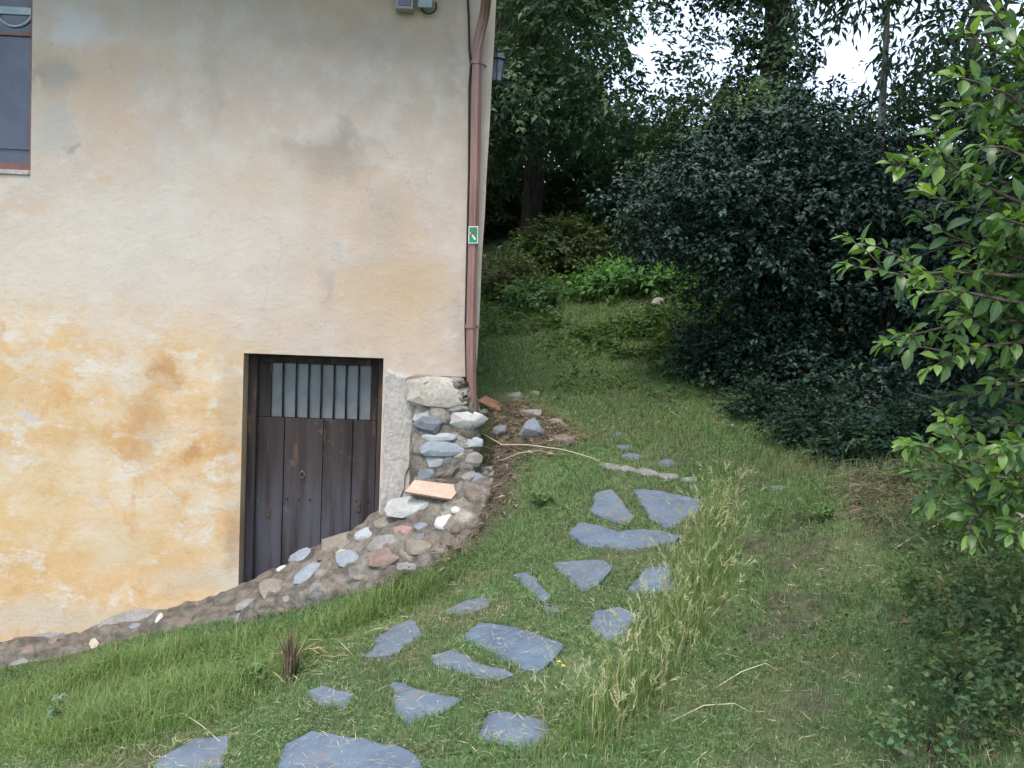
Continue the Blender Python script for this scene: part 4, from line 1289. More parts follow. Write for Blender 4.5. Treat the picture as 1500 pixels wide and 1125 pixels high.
Q = np.concatenate([Q, q2[(fbm(q2, 3.4, 121) > .5) & ~behind_wall(q2)]])
n = len(Q)
A = np.c_[RG.normal(0, 1, (n, 2)), RG.uniform(-.2, .7, n)]
sc = np.clip(Q[:, 1] / 5, .7, 2.2)
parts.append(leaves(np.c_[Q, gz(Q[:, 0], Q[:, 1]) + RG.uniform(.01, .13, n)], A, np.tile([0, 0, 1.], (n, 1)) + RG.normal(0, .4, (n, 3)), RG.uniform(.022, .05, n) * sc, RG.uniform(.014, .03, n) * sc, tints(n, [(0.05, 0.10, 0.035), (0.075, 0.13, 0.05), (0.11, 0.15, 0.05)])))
V, T, C = cat(parts)
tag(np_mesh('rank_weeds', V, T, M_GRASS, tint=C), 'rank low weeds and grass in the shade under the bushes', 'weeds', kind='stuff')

# straw clippings, litter
def straw(P, L, w, cols, lift=(.004, .03)):
    n = len(P)
    az = RG.uniform(0, 6.283, n)
    A = np.c_[np.cos(az), np.sin(az), RG.normal(.0, .16, n)]
    P3 = np.c_[P, gz(P[:, 0], P[:, 1]) + RG.uniform(*lift, n)]
    return leaves(P3, A, np.tile([0, 0, 1.], (n, 1)) + RG.normal(0, .2, (n, 3)), L, w, tints(n, cols), .1, RG.normal(0, .06))
P = np.concatenate([scatter(-2.6, 2.2, 2.5, 5, 420), scatter(-1, 3, 5, 8, 300), scatter(-.5, 3, 8, 12.5, 60)])
P = np.concatenate([P, poly_scatter(POLY_LEFT, 160)])
for q in slab_polys[:17]:
    c = q.mean(0)
    P = np.concatenate([P, c + (q[RG.integers(0, len(q), 26)] - c) * RG.uniform(.55, 1.12, (26, 1))])
P = P[~behind_wall(P)]
n = len(P)
p1_ = straw(P, RG.uniform(.02, .10, n), RG.uniform(.0015, .003, n), [(0.46, 0.40, 0.27), (0.36, 0.30, 0.19), (0.55, 0.50, 0.38)], (.018, .045))
P = np.concatenate([poly_scatter(POLY_BANK, 2600), poly_scatter(POLY_HEAP, 2600)])
P = P[~behind_wall(P)]
n = len(P)
p2_ = straw(P, RG.uniform(.04, .20, n), RG.uniform(.002, .004, n), [(0.26, 0.20, 0.13), (0.18, 0.135, 0.09), (0.40, 0.33, 0.22)], (.0, .09))
V, T, C = cat([p1_, p2_])
tag(np_mesh('dry_straw', V, T, M_DRY, tint=C), 'dry straw and cut stems strewn over turf and slabs', 'straw', kind='stuff')
P = np.concatenate([poly_scatter(POLY_DIRT, 120), poly_scatter(POLY_WEED, 60), scatter(-.4, 2.4, 7, 14, 60), poly_scatter(POLY_BANK, 300)])
P = P[~behind_wall(P)]
n = len(P)
A = np.c_[RG.normal(0, 1, (n, 2)), RG.normal(0, .25, n)]
V, T, C = leaves(np.c_[P, gz(P[:, 0], P[:, 1]) + RG.uniform(.005, .025, n)], A, np.tile([0, 0, 1.], (n, 1)) + RG.normal(0, .45, (n, 3)), RG.uniform(.03, .08, n), RG.uniform(.015, .04, n), tints(n, [(0.17, 0.11, 0.07), (0.24, 0.17, 0.11), (0.10, 0.07, 0.05), (0.33, 0.27, 0.2)]))
tag(np_mesh('leaf_litter', V, T, M_DRY, tint=C), 'brown fallen leaves under the bushes', 'leaf litter', kind='stuff')

# single long dry stalks
M_STALK = m_plain('pale_dry_stalk', (0.42, 0.36, 0.24), (0.56, 0.50, 0.36), 20, .7)
def stalk(pl, label, r0=.0045, arch=0.03):
    g = [ghit(x, y) for x, y in pl]
    n = len(g)
    P = []
    for i, p in enumerate(g):
        P.append(p + Vector((0, 0, .012 + arch * math.sin(math.pi * i / (n - 1)))))
    mb = MB(); mb.tube(P, [r0 * (1 - .5 * i / (n - 1)) for i in range(n)], 5)
    tag(mb.build('dry_stalk', M_STALK, None, True), label, 'stalk')
stalk([(705,657),(735,660),(772,665),(824,672),(862,679),(898,686)], 'long straight straw-coloured stalk from rubble wall to stone edging', .006, .05)
stalk([(733,680),(760,674),(790,670),(822,670)], 'short dry stalk crossing the long straight stalk', .0045, .04)
stalk([(127,1124),(165,1092),(205,1076),(240,1068),(268,1062),(295,1075),(322,1092)], 'bent pale stalk arching through the lush grass', .0045, .05)
stalk([(1306,812),(1342,800),(1379,789),(1419,771),(1445,750),(1467,731)], 'long pale stalk below the leafy branch', .004, .07)
stalk([(1448,832),(1465,826),(1485,822)], 'short pale stalk in the shaded weeds', .004, .04)
stalk([(985,1062),(1030,1050),(1075,1045),(1100,1050)], 'thin pale stalk on the lawn beside the wild barley', .003, .03)
stalk([(1048,1012),(1085,1000),(1120,990),(1150,995)], 'thin curved stalk with drooping tip on the lawn', .003, .04)

# broad-leaved weeds
def weed(px, py, nl, L, h, cols, label, name='leafy_weed', spread=.08):
    b = ghit(px, py)
    o = thing(name, b, label, 'plant')
    rr = np.random.default_rng(int(px * 7 + py))
    mb = MB(); P, A, N = [], [], []
    ns = max(3, nl // 6)
    for k in range(ns):
        az = rr.uniform(0, 6.283); r_ = rr.uniform(.2, 1) * spread; hh_ = h * rr.uniform(.5, 1)
        tp = b + Vector((math.cos(az) * r_, math.sin(az) * r_, hh_))
        mb.tube([b + Vector((0, 0, -.01)), b.lerp(tp, .5) + Vector((0, 0, .02)), tp], [.003, .0025, .0015], 5)
        for j in range(max(1, nl // ns)):
            t = rr.uniform(.4, 1)
            P.append(b.lerp(tp, t)); a2 = rr.uniform(0, 6.283)
            A.append((math.cos(a2), math.sin(a2), rr.uniform(-.1, .5))); N.append((rr.normal(0, .3), rr.normal(0, .3), 1))
    P, A, N = (np.array([tuple(q) for q in z_]) for z_ in (P, A, N))
    n = len(P)
    mb.build('stems', M_STEMG, o, True)
    V, T, C = leaves(P, A, N, rr.uniform(.7, 1.2, n) * L, rr.uniform(.5, .8, n) * L, tints(n, cols, .15), .18, .2)
    np_mesh('leaves', V, T, M_GRASS, o, tint=C)
M_STEMG = m_plain('green_stem', (0.10, 0.13, 0.05), (0.16, 0.17, 0.08), 20, .7)
G1 = [(0.10, 0.19, 0.055), (0.13, 0.22, 0.07)]
weed(582, 880, 60, .045, .22, G1, 'clover-leaved plant at the foot of the rubble wall beside the path')
weed(372, 1010, 30, .06, .20, [(0.12, 0.20, 0.08)], 'pale broad-leaved weed beside the withered tuft')
weed(80, 1075, 26, .055, .26, [(0.16, 0.23, 0.17), (0.2, 0.28, 0.2)], 'bluish-green weed standing in the lush grass', spread=.05)
weed(790, 745, 60, .04, .14, G1, 'low green weed between the rubble wall and the pair of upper slabs', spread=.14)
weed(1195, 765, 60, .045, .12, G1, 'bright low weed on the lawn near the dry leaf heap', spread=.12)
weed(1190, 665, 36, .045, .2, [(0.06, 0.12, 0.05)], 'dark leafy weed at the edge of the bush shade', spread=.14)
weed(1325, 715, 50, .04, .2, [(0.07, 0.13, 0.07)], 'grey-green leafy weed beneath the low branch tip', spread=.2)
weed(1385, 985, 14, .05, .18, [(0.24, 0.28, 0.06)], 'yellow-green upright weed in the shaded grass', spread=.05)
weed(1345, 865, 30, .045, .14, [(0.09, 0.15, 0.05)], 'broad green weed below the long pale stalk', spread=.14)
weed(1010, 560, 36, .07, .22, [(0.08, 0.15, 0.05)], 'leafy seedling clump at the bank foot by the dark shrub', spread=.25)
weed(720, 545, 30, .05, .12, [(0.08, 0.15, 0.06)], 'low leafy weed growing against the house corner', spread=.2)
# withered tuft
b = ghit(425, 1000)
tuft = thing('withered_tuft', b, 'withered brown plant tuft standing at the edge of the lush grass', 'plant')
n = 70
az = RG.uniform(0, 6.283, n)
P = np.array(b) + np.c_[np.cos(az) * RG.uniform(0, .035, n), np.sin(az) * RG.uniform(0, .035, n), np.full(n, -.01)]
V, T, C = blades(P, RG.uniform(.14, .32, n), RG.uniform(.006, .018, n), az, RG.uniform(0, .4, n), tints(n, [(0.17, 0.13, 0.09), (0.26, 0.2, 0.14), (0.10, 0.075, 0.05)]))
np_mesh('dry_leaves', V, T, M_DRY, tuft, tint=C)
n = 60
P = np.array(b) + np.c_[RG.normal(0.12, .16, n), RG.normal(.05, .12, n), np.zeros(n)]
P[:, 2] = gz(P[:, 0], P[:, 1]) + RG.uniform(.02, .12, n)
A = np.c_[RG.normal(0, 1, (n, 2)), RG.normal(0, .3, n)]
V, T, C = leaves(P, A, RG.normal(0, 1, (n, 3)), RG.uniform(.08, .25, n), RG.uniform(.003, .006, n), tints(n, DRYC))
tag(np_mesh('dry_stems', V, T, M_DRY, tuft, tint=C), kind='stuff')
# yellow flowers
M_YEL = m_plain('yellow_petal', (0.75, 0.52, 0.02), (0.85, 0.65, 0.05), 30, .6)
for (px, py, lb) in ((818, 974, 'tiny yellow flower, upper of a pair beside the path slab'), (824, 982, 'tiny yellow flower, lower of a pair beside the path slab')):
    b = ghit(px, py + 12)
    fo = thing('yellow_flower', b, lb, 'flower', 'yellow flowers by the path')
    tp = b + Vector((0, 0, .05))
    MB().tube([b, tp], .0012, 5).build('stem', M_STEMG, fo)
    for k in range(5):
        a = 2 * math.pi * k / 5
        u = Vector((math.cos(a), math.sin(a), .25)).normalized(); v = Vector((-math.sin(a), math.cos(a), 0))
        MB().add([tp, tp + u * .006 + v * .0045, tp + u * .012 + Vector((0, 0, .001)), tp + u * .006 - v * .0045], [(0, 1, 2), (0, 2, 3)]).build('petal', M_YEL, fo)
# ------------------------------------------------------------------ trees and shrubs
def m_bark(name, c1, c2):
    t = NT(name)
    v = t.scalev((1, 1, .25))
    f = t.noise(22, 6, .7, v)
    c = t.mix(t.rng(f, .35, .65), c1, c2)
    t.bump(f, 1.0, .015)
    return t.fin(c, .9, .2)
M_BARK = m_bark('grey_brown_bark', (0.03, 0.026, 0.022), (0.075, 0.064, 0.054))
M_BARKP = m_bark('pale_bark', (0.16, 0.145, 0.13), (0.30, 0.28, 0.25))
M_TWIG = m_bark('twig_bark', (0.075, 0.055, 0.045), (0.15, 0.12, 0.10))

def boughs(ells, k, size, rs, flat=.5):
    out = []
    for c, r_ in ells:
        m_ = max(3, int(k * (r_[0] * r_[1] * r_[2]) ** .6))
        D = nrm(rs.normal(0, 1, (m_, 3))); q = rs.uniform(.35, 1.0, (m_, 1))
        for p in np.array(c) + D * np.array(r_) * q:
            z_ = size * rs.uniform(.6, 1.3)
            out.append((tuple(p), (z_, z_, z_ * flat)))
    return out
def crown_leaves(ells, nclump, nleaf, L, W, twig, droop, cols, rs, shell=.5, gap=.42, gscale=.8, jit=.2, nup=.6):
    """clumps of leaves on short twigs spread through ellipsoids [(centre, radii)]"""
    vol = np.array([r_[0] * r_[1] * r_[2] for _, r_ in ells]); vol = vol ** .75; vol /= vol.sum()
    k = rs.choice(len(ells), nclump, p=vol)
    C0 = np.array([e[0] for e in ells])[k]; R0 = np.array([e[1] for e in ells])[k]
    D = nrm(rs.normal(0, 1, (nclump, 3)))
    r_ = shell + (1 - shell) * rs.random((nclump, 1)) ** .7
    c = C0 + D * R0 * r_
    keep = fbm(c, gscale, 5) > gap
    c, D = c[keep], D[keep]
    c = c[:, :]
    n = len(c)
    out = nrm(D + rs.normal(0, .45, (n, 3)) + np.array([0, 0, .1 - droop * .5]))
    tl = twig * rs.uniform(.6, 1.3, (n, 1))
    side = nrm(np.cross(out, np.array([0, 0, 1.]) + rs.normal(0, .2, (n, 3))))
    bright = (1 + rs.normal(0, jit, (n, 1))).clip(.55, 1.6) * (.55 + .9 * fbm(c, 1.6, 77))[:, None]
    cc = np.array(cols)[rs.integers(0, len(cols), n)] * bright
    parts = []
    for j in range(nleaf):
        t = (j + .6) / nleaf
        sg = 1 if j % 2 else -1
        P = c + out * tl * t + np.array([0, 0, -1.]) * tl * droop * t * t + rs.normal(0, .02, (n, 3))
        A = out * (.35 + .5 * t) + side * sg * (.95 - .5 * t) + np.array([0, 0, -droop]) + rs.normal(0, .28, (n, 3))
        N = np.array([0, 0, 1.]) * nup + out * .35 + rs.normal(0, .33, (n, 3))
        parts.append(leaves(P, A, N, L * rs.uniform(.7, 1.2, n), W * rs.uniform(.75, 1.2, n), cc * (1 + rs.normal(0, .12, (n, 1))), .2, .18))
    return cat(parts), c
def tree(name, label, cat_, base, trunk_pts, trunk_r, ells, nclump, nleaf, L, W, twig, droop, cols, seed, mat=None, bark=None, group=None, shell=.5, gap=.42, gscale=.8, nlimb=14, bough=None, **kw):
    rs = np.random.default_rng(seed)
    if bough: ells = boughs(ells, *bough[:2], rs, bough[2])
    b = Vector(base)
    o = thing(name, b, label, cat_, group)
    (V, T, C), cl = crown_leaves(ells, nclump, nleaf, L, W, twig, droop, cols, rs, shell, gap, gscale, **kw)
    np_mesh('crown', V, T, mat or M_LEAF, o, tint=C)
    mb = MB()
    tp = [Vector(p) for p in trunk_pts]
    mb.tube(tp, [trunk_r * (1 - .65 * i / (len(tp) - 1)) for i in range(len(tp))], 10)
    if len(cl):
        for k in rs.choice(len(cl), min(nlimb, len(cl)), replace=False):
            e = Vector(cl[k]); t = rs.uniform(.45, 1)
            f = t * (len(tp) - 1); i = min(int(f), len(tp) - 2)
            s = tp[i].lerp(tp[i + 1], f - i)
            mid = s.lerp(e, .5) + Vector((rs.normal(0, .1), rs.normal(0, .1), .15 * (e - s).length))
            r0 = trunk_r * .38
            mb.tube([s, s.lerp(mid, .55) + Vector((0, 0, .03)), mid, mid.lerp(e, .6), e], [r0, r0 * .75, r0 * .55, r0 * .33, r0 * .12], 6)
    mb.build('trunk', bark or M_BARK, o, True)
    return o
def g3(x, y, dz=0.0): return Vector((x, y, float(gz(x, y)) + dz))
def trunk_line(x, y, h, wob, seed, n=6):
    r_ = random.Random(seed)
    b = g3(x, y, -.1)
    return [b + Vector((r_.uniform(-wob, wob) * i / n, r_.uniform(-wob, wob) * i / n, h * i / n)) for i in range(n + 1)]
CH = [(0.048, 0.09, 0.05), (0.062, 0.11, 0.056), (0.08, 0.13, 0.06), (0.052, 0.095, 0.055)]
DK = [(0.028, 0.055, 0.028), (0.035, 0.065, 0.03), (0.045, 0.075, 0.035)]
# chestnuts behind the house corner and up the bank
TREES = [
    ('chestnut_tree', 'broad chestnut tree leaning over the track behind the house corner', 0.2, 15.2, 9.5, .2,
        [((-.3,14.2,6.6),(2.0,2.0,1.8)),((1.45,14.4,7.0),(1.35,1.5,1.5)),((2.3,14.6,8.7),(1.1,1.2,.7)),((2.05,15.0,6.0),(.85,1.0,1.0)),((.5,15.5,8.6),(2.6,2.2,1.8)),((-1.2,14.6,4.7),(1.2,1.3,1.2)),((1.0,14.0,5.2),(1.4,1.2,.9)),((-.4,13.7,4.9),(1.0,1.0,.9))], 6800, 8, .13, .055, .34, .22, CH, 11, .42),
    ('chestnut_tree', 'tall chestnut tree behind the lantern, crown reaching above the eave', -1.6, 17.5, 11, .22,
        [((-1.4,17,7.4),(2.4,2,2.6)),((.3,17.5,9.4),(2.5,2,1.8)),((-.8,16.3,4.6),(1.6,1.2,1.5))], 3600, 8, .13, .055, .34, .22, CH, 12, .40),
    ('chestnut_tree', 'chestnut tree filling the gap between house and ivy-clad trunk', 2.1, 17.6, 2.6, .16,
        [((1.8,17,4.9),(1.4,1.6,1.3)),((2.9,17.3,4.6),(1.6,1.5,1.2))], 2800, 8, .13, .055, .34, .22, CH, 13, .40),
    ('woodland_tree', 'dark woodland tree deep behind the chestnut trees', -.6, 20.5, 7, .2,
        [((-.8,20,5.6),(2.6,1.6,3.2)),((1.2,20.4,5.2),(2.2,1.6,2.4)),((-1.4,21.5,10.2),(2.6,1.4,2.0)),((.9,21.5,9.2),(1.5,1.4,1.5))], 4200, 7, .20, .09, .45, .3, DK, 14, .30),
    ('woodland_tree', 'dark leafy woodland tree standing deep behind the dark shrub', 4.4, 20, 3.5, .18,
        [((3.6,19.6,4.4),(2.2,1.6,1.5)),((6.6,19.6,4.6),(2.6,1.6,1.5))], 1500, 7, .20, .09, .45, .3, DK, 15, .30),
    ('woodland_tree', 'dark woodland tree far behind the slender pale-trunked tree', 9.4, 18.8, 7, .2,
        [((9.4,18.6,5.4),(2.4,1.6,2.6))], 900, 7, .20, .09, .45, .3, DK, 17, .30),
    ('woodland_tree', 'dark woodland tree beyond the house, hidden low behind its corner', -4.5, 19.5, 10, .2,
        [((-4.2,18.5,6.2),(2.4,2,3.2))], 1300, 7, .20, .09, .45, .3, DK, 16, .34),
]
for (nm, lb, x, y, h, r_, el, nc, nl, L, W, tw, dr, cols, sd, gp) in TREES:
    tree(nm, lb, 'tree', g3(x, y), trunk_line(x, y, h * .8, .3, sd), r_, el, nc, nl, L, W, tw, dr, cols, sd, gap=gp, bough=(9, .75, .45) if nm[0] == 'c' else None, group='chestnut trees' if nm[0] == 'c' else 'woodland trees')
# understorey that closes the wood below the crowns
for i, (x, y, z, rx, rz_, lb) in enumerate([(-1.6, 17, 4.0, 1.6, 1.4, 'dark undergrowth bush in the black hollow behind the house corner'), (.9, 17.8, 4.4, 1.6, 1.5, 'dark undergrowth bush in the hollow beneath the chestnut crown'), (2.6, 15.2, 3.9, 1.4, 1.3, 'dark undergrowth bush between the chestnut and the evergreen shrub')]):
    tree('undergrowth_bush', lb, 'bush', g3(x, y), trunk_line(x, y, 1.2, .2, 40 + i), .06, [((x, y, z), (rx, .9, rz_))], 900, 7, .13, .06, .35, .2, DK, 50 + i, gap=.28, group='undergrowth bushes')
# ivy-clad trunk
IV = [(0.03, 0.065, 0.03), (0.045, 0.085, 0.035), (0.06, 0.10, 0.04)]
ib = pt(1128, 300, 12.2)
bx_, by_ = ib.x, ib.y
tp = [g3(bx_ + .1, by_, -.1), pt(1120, 330, 12.2), pt(1126, 200, 12.2), pt(1133, 100, 12.2), pt(1138, 0, 12.2), pt(1142, -150, 12.2), pt(1145, -320, 12.2)]
ivy_el = [(tuple(pt(1122 + (i % 3 - 1) * 10, y, 12.15)), (.47, .45, .55)) for i, y in enumerate(range(-100, 330, 36))]
ivy_el += [(tuple(pt(1060, -60, 12.4)), (.9, .9, .55)), (tuple(pt(1020, -25, 12.8)), (.6, .8, .25)), (tuple(pt(1210, -80, 12.4)), (.9, .9, .55)), (tuple(pt(1150, -200, 12)), (1.8, 1.6, .9)), (tuple(pt(1175, 60, 12.2)), (.3, .4, .5))]
tree('ivy_clad_tree', 'upright tree trunk thickly clad in ivy rising behind the dark shrub', 'tree', tp[0], tp, .26, ivy_el, 2600, 7, .085, .06, .2, .25, IV, 21, mat=M_GLOSS, shell=.45, gap=.30, gscale=1.4, nlimb=4)
# thin pale-trunked tree with long hanging leaves
tp = [g3(pt(1285, 560, 10).x, 10, -.1), pt(1288, 300, 10), pt(1292, 160, 10), pt(1298, 60, 10), pt(1302, -40, 10), pt(1305, -200, 10)]
el = [(tuple(pt(1255, 0, 9.8)), (.5, .7, .32)), (tuple(pt(1330, 40, 9.9)), (.5, .7, .6)), (tuple(pt(1385, 110, 10.2)), (.6, .7, .9)), (tuple(pt(1300, 130, 10)), (.25, .4, .4)), (tuple(pt(1300, -120, 10)), (1.3, 1.2, .7)), (tuple(pt(1460, 20, 10.4)), (.9, .9, 1.2)), (tuple(pt(1230, -30, 9.8)), (.5, .7, .4))]
tree('slender_tree', 'slender pale-trunked tree with long hanging leaves against the sky', 'tree', tp[0], tp, .055, el, 720, 7, .15, .045, .32, .55, DK + CH[:1], 22, bark=M_BARKP, gap=.40, gscale=1.8, nlimb=0)
# bushes on the skyline under the gaps
for i, (px, py, Y, rx, rz_, lb, cols) in enumerate([
    (1050, 185, 13.5, .9, .65, 'pale green feathery bush on the skyline between chestnuts and ivy trunk', [(0.085, 0.13, 0.06), (0.11, 0.15, 0.07)]),
    (1040, 250, 13.2, 1.2, .8, 'mid-green bush below the feathery skyline bush', CH),
    (1125, 190, 11.0, .75, .42, 'yellow-green bush in front of the ivy trunk above the dark shrub', [(0.075, 0.12, 0.05), (0.10, 0.145, 0.06)]),
    (1215, 215, 12.5, .85, .62, 'green bush on the skyline between the ivy trunk and the slender tree', CH),
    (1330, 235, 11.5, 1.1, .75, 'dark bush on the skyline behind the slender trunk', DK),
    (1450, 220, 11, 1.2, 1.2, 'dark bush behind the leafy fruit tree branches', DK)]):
    c = pt(px, py, Y)
    lo = float(gz(c.x, c.y))
    tree('skyline_bush', lb, 'bush', g3(c.x, c.y), trunk_line(c.x, c.y, max(.6, (c.z - lo) * .9), .15, 60 + i), .07,
         [(tuple(c), (rx, .8, rz_)), ((c.x, c.y, (c.z + lo) / 2), (rx * 1.1, .8, max(.5, (c.z - lo) / 2)))], 1100, 7, .11, .045, .32, .25, cols, 70 + i, gap=.30, gscale=1.3, group='skyline bushes')
# big dark evergreen shrub
SH = [(0.015, 0.038, 0.030), (0.021, 0.048, 0.036), (0.030, 0.062, 0.042), (0.017, 0.036, 0.028)]
c1 = pt(1120, 330, 8.6)
b = g3(c1.x + .25, 8.9)
sh_el = [(tuple(pt(1125,310,8.6)),(1.0,.9,.72)),(tuple(pt(1040,320,8.5)),(.58,.65,.5)),(tuple(pt(1110,410,8.6)),(.75,.65,.45)),(tuple(pt(1050,225,8.9)),(.5,.6,.45)),(tuple(pt(1200,260,8.7)),(.75,.7,.7)),(tuple(pt(985,290,8.5)),(.30,.35,.2)),(tuple(pt(955,283,8.4)),(.14,.2,.07)),(tuple(pt(985,350,8.5)),(.2,.25,.12)),(tuple(pt(1210,350,8.8)),(.8,.6,.55)),
         (tuple(pt(1130,205,9)),(.7,.7,.42)),(tuple(pt(1120,480,8.8)),(.62,.5,.32)),(tuple(pt(1220,450,8.8)),(.7,.55,.45)),(tuple(pt(1150,550,8.9)),(.75,.5,.35)),(tuple(pt(1290,550,8.6)),(.8,.5,.45)),(tuple(pt(1085,540,9.0)),(.4,.35,.3)),(tuple(pt(1230,600,8.2)),(.6,.4,.25))]
tree('evergreen_shrub', 'big dark evergreen shrub with small glossy leaves bulging over the bank', 'shrub', b, [b + Vector((0, 0, -.1)), b + Vector((.05, 0, .6)), b + Vector((-.1, -.1, 1.3)), b + Vector((-.2, -.2, 2.0))], .09, sh_el, 7400, 9, .062, .036, .17, .15, SH, 31, mat=M_GLOSS, shell=.3, gap=.30, gscale=2.4, nlimb=40, bough=(48, .40, .5))
c2 = pt(1330, 380, 8.0)
b = g3(c2.x, 8.3)
sh_el = [(tuple(pt(1320,330,8.2)),(.85,.8,.85)),(tuple(pt(1430,360,8)),(.9,.8,1.0)),(tuple(pt(1300,430,8.1)),(.6,.6,.5)),(tuple(pt(1560,380,7.8)),(1.0,.8,1.2)),(tuple(pt(1400,500,8.2)),(.8,.6,.45)),(tuple(pt(1330,560,8.0)),(.35,.3,.18)),(tuple(pt(1650,250,7.5)),(1.2,1,1.4))]
tree('evergreen_shrub', 'shadowed dark shrub behind the leafy fruit tree branches', 'shrub', b, [b + Vector((0, 0, -.1)), b + Vector((-.05, 0, .6)), b + Vector((.1, -.1, 1.3))], .08, sh_el, 4800, 8, .065, .042, .18, .15, SH, 32, mat=M_GLOSS, shell=.3, gap=.30, gscale=2.0, nlimb=30, bough=(45, .42, .5))
# low foliage at the shrub's feet
for i, (px, py, n, lb) in enumerate([(1175, 560, 330, 'low dark sprig bush at the foot of the evergreen shrub'), (1275, 600, 300, 'low sprig bush with round leaves in the deep shade'), (1050, 530, 240, 'small leafy bush where the bank meets the evergreen shrub')]):
    c = ghit(px, py + 30); c = c + Vector((0, 0, .22))
    tree('low_bush', lb, 'bush', g3(c.x, c.y), [g3(c.x, c.y, -.03), c, c + Vector((.03, 0, .15))], .012, [(tuple(c), (.5, .35, .27))], n, 7, .06, .04, .16, .1, SH + [(0.05, 0.09, 0.045)], 80 + i, mat=M_GLOSS, gap=.2, group='low bushes at the shrub foot')
# unseen trees added beyond the fruit tree to keep the right-hand bank in shade
for i, (x, y, h, el, lb) in enumerate([
    (6.6, 6.0, 6, [((6.2, 5.8, 5.8), (2.2, 2.2, 2.3)), ((4.3, 5.4, 6.3), (1.9, 2.2, .9)), ((4.6, 8.0, 7.4), (2.0, 1.6, .8)), ((5.9, 7.4, 4.6), (1.3, 1.5, 1.6))], 'tall unseen tree added for shade on the bank between fruit tree and shadowed shrub'),
    (5.6, 1.4, 5.5, [((5.2, 1.6, 5.0), (1.9, 2.2, 2.0)), ((4.0, 3.2, 5.6), (1.7, 1.6, .9))], 'unseen tree added for shade on the lawn edge, its crown overhanging the fruit tree')]):
    tree('shade_tree', lb, 'tree', g3(x, y), trunk_line(x, y, h, .25, 130 + i), .16, el, 3000, 6, .17, .11, .4, .2, CH, 140 + i, gap=.2, group='added shade trees over the bank')
# dark undergrowth running down the right-hand edge
for i, (px, py, r_, h_) in enumerate([(1120,612,.35,.24),(1190,650,.35,.26),(1265,668,.32,.24),(1345,655,.35,.3),(1430,650,.4,.3),(1390,800,.26,.2),(1460,830,.3,.24),(1375,900,.2,.17),(1440,935,.26,.2),(1495,1000,.26,.22),(1400,1020,.2,.16),(1455,1085,.2,.17),(1360,1105,.15,.12),(1500,900,.3,.28)]):
    c = ghit(px, py); gb = g3(c.x, c.y); c = gb + Vector((0, 0, h_ * .5))
    tree('undergrowth_clump', 'low leafy undergrowth spreading at the foot of the dark evergreen shrub' if py < 700 else 'sparse leafy weed clump in the shaded grass beneath the fruit tree', 'plant', gb, [gb + Vector((0, 0, -.03)), gb.lerp(c, .6), c], .006, [(tuple(c), (r_, r_ * .9, h_ * .6))], int(420 * r_ / .3 * (.24 if py > 780 else .85)), 6, .034 if py > 780 else .05, .022 if py > 780 else .03, .11, .1, SH + [(0.035, 0.075, 0.035)] if py < 700 else [(0.06, 0.12, 0.05), (0.085, 0.14, 0.055), (0.12, 0.15, 0.06)], 170 + i, mat=M_GRASS, gap=.25, gscale=5, shell=.2, nlimb=10 if py < 700 else 5, group='undergrowth at the shrub foot' if py < 700 else 'weed clumps under the fruit tree')
# bramble mound and nettle patch on the bank
for i, (px, py, Y, rx, rz_, n, L, cols, nm, lb) in enumerate([
    (825, 365, 13.6, .75, .45, 700, .10, [(0.05, 0.085, 0.03), (0.07, 0.11, 0.035), (0.10, 0.10, 0.045)], 'bramble_bush', 'tangled bramble bush on top of the bank behind the nettles'),
    (745, 405, 13.0, .55, .28, 420, .08, [(0.05, 0.085, 0.03), (0.09, 0.09, 0.045)], 'bramble_bush', 'low bramble bush beside the house corner on the bank'),
    (930, 418, 12.3, .80, .17, 620, .11, [(0.085, 0.19, 0.06), (0.11, 0.22, 0.07)], 'nettle_patch', 'bright green nettle patch on the bank'),
    (790, 432, 12.4, .5, .13, 260, .09, [(0.075, 0.15, 0.055)], 'nettle_patch', 'low green leafy patch between the bright nettles and the house'),
    (1000, 470, 10.6, .5, .13, 200, .08, [(0.06, 0.11, 0.04)], 'bramble_bush', 'low bramble patch under the pale rock')]):
    c = pt(px, py, Y)
    gb = g3(c.x, c.y)
    c.z = max(c.z, gb.z + rz_ * .6)
    tree(nm, lb, 'plant' if nm[0] == 'n' else 'bush', gb, [gb + Vector((0, 0, -.05)), gb.lerp(c, .5), c], .012, [(tuple(c), (rx, .55, rz_))], n, 6, L, L * .5, .2, .2, cols, 90 + i, mat=M_GRASS, gap=.2, shell=.3, nlimb=10)

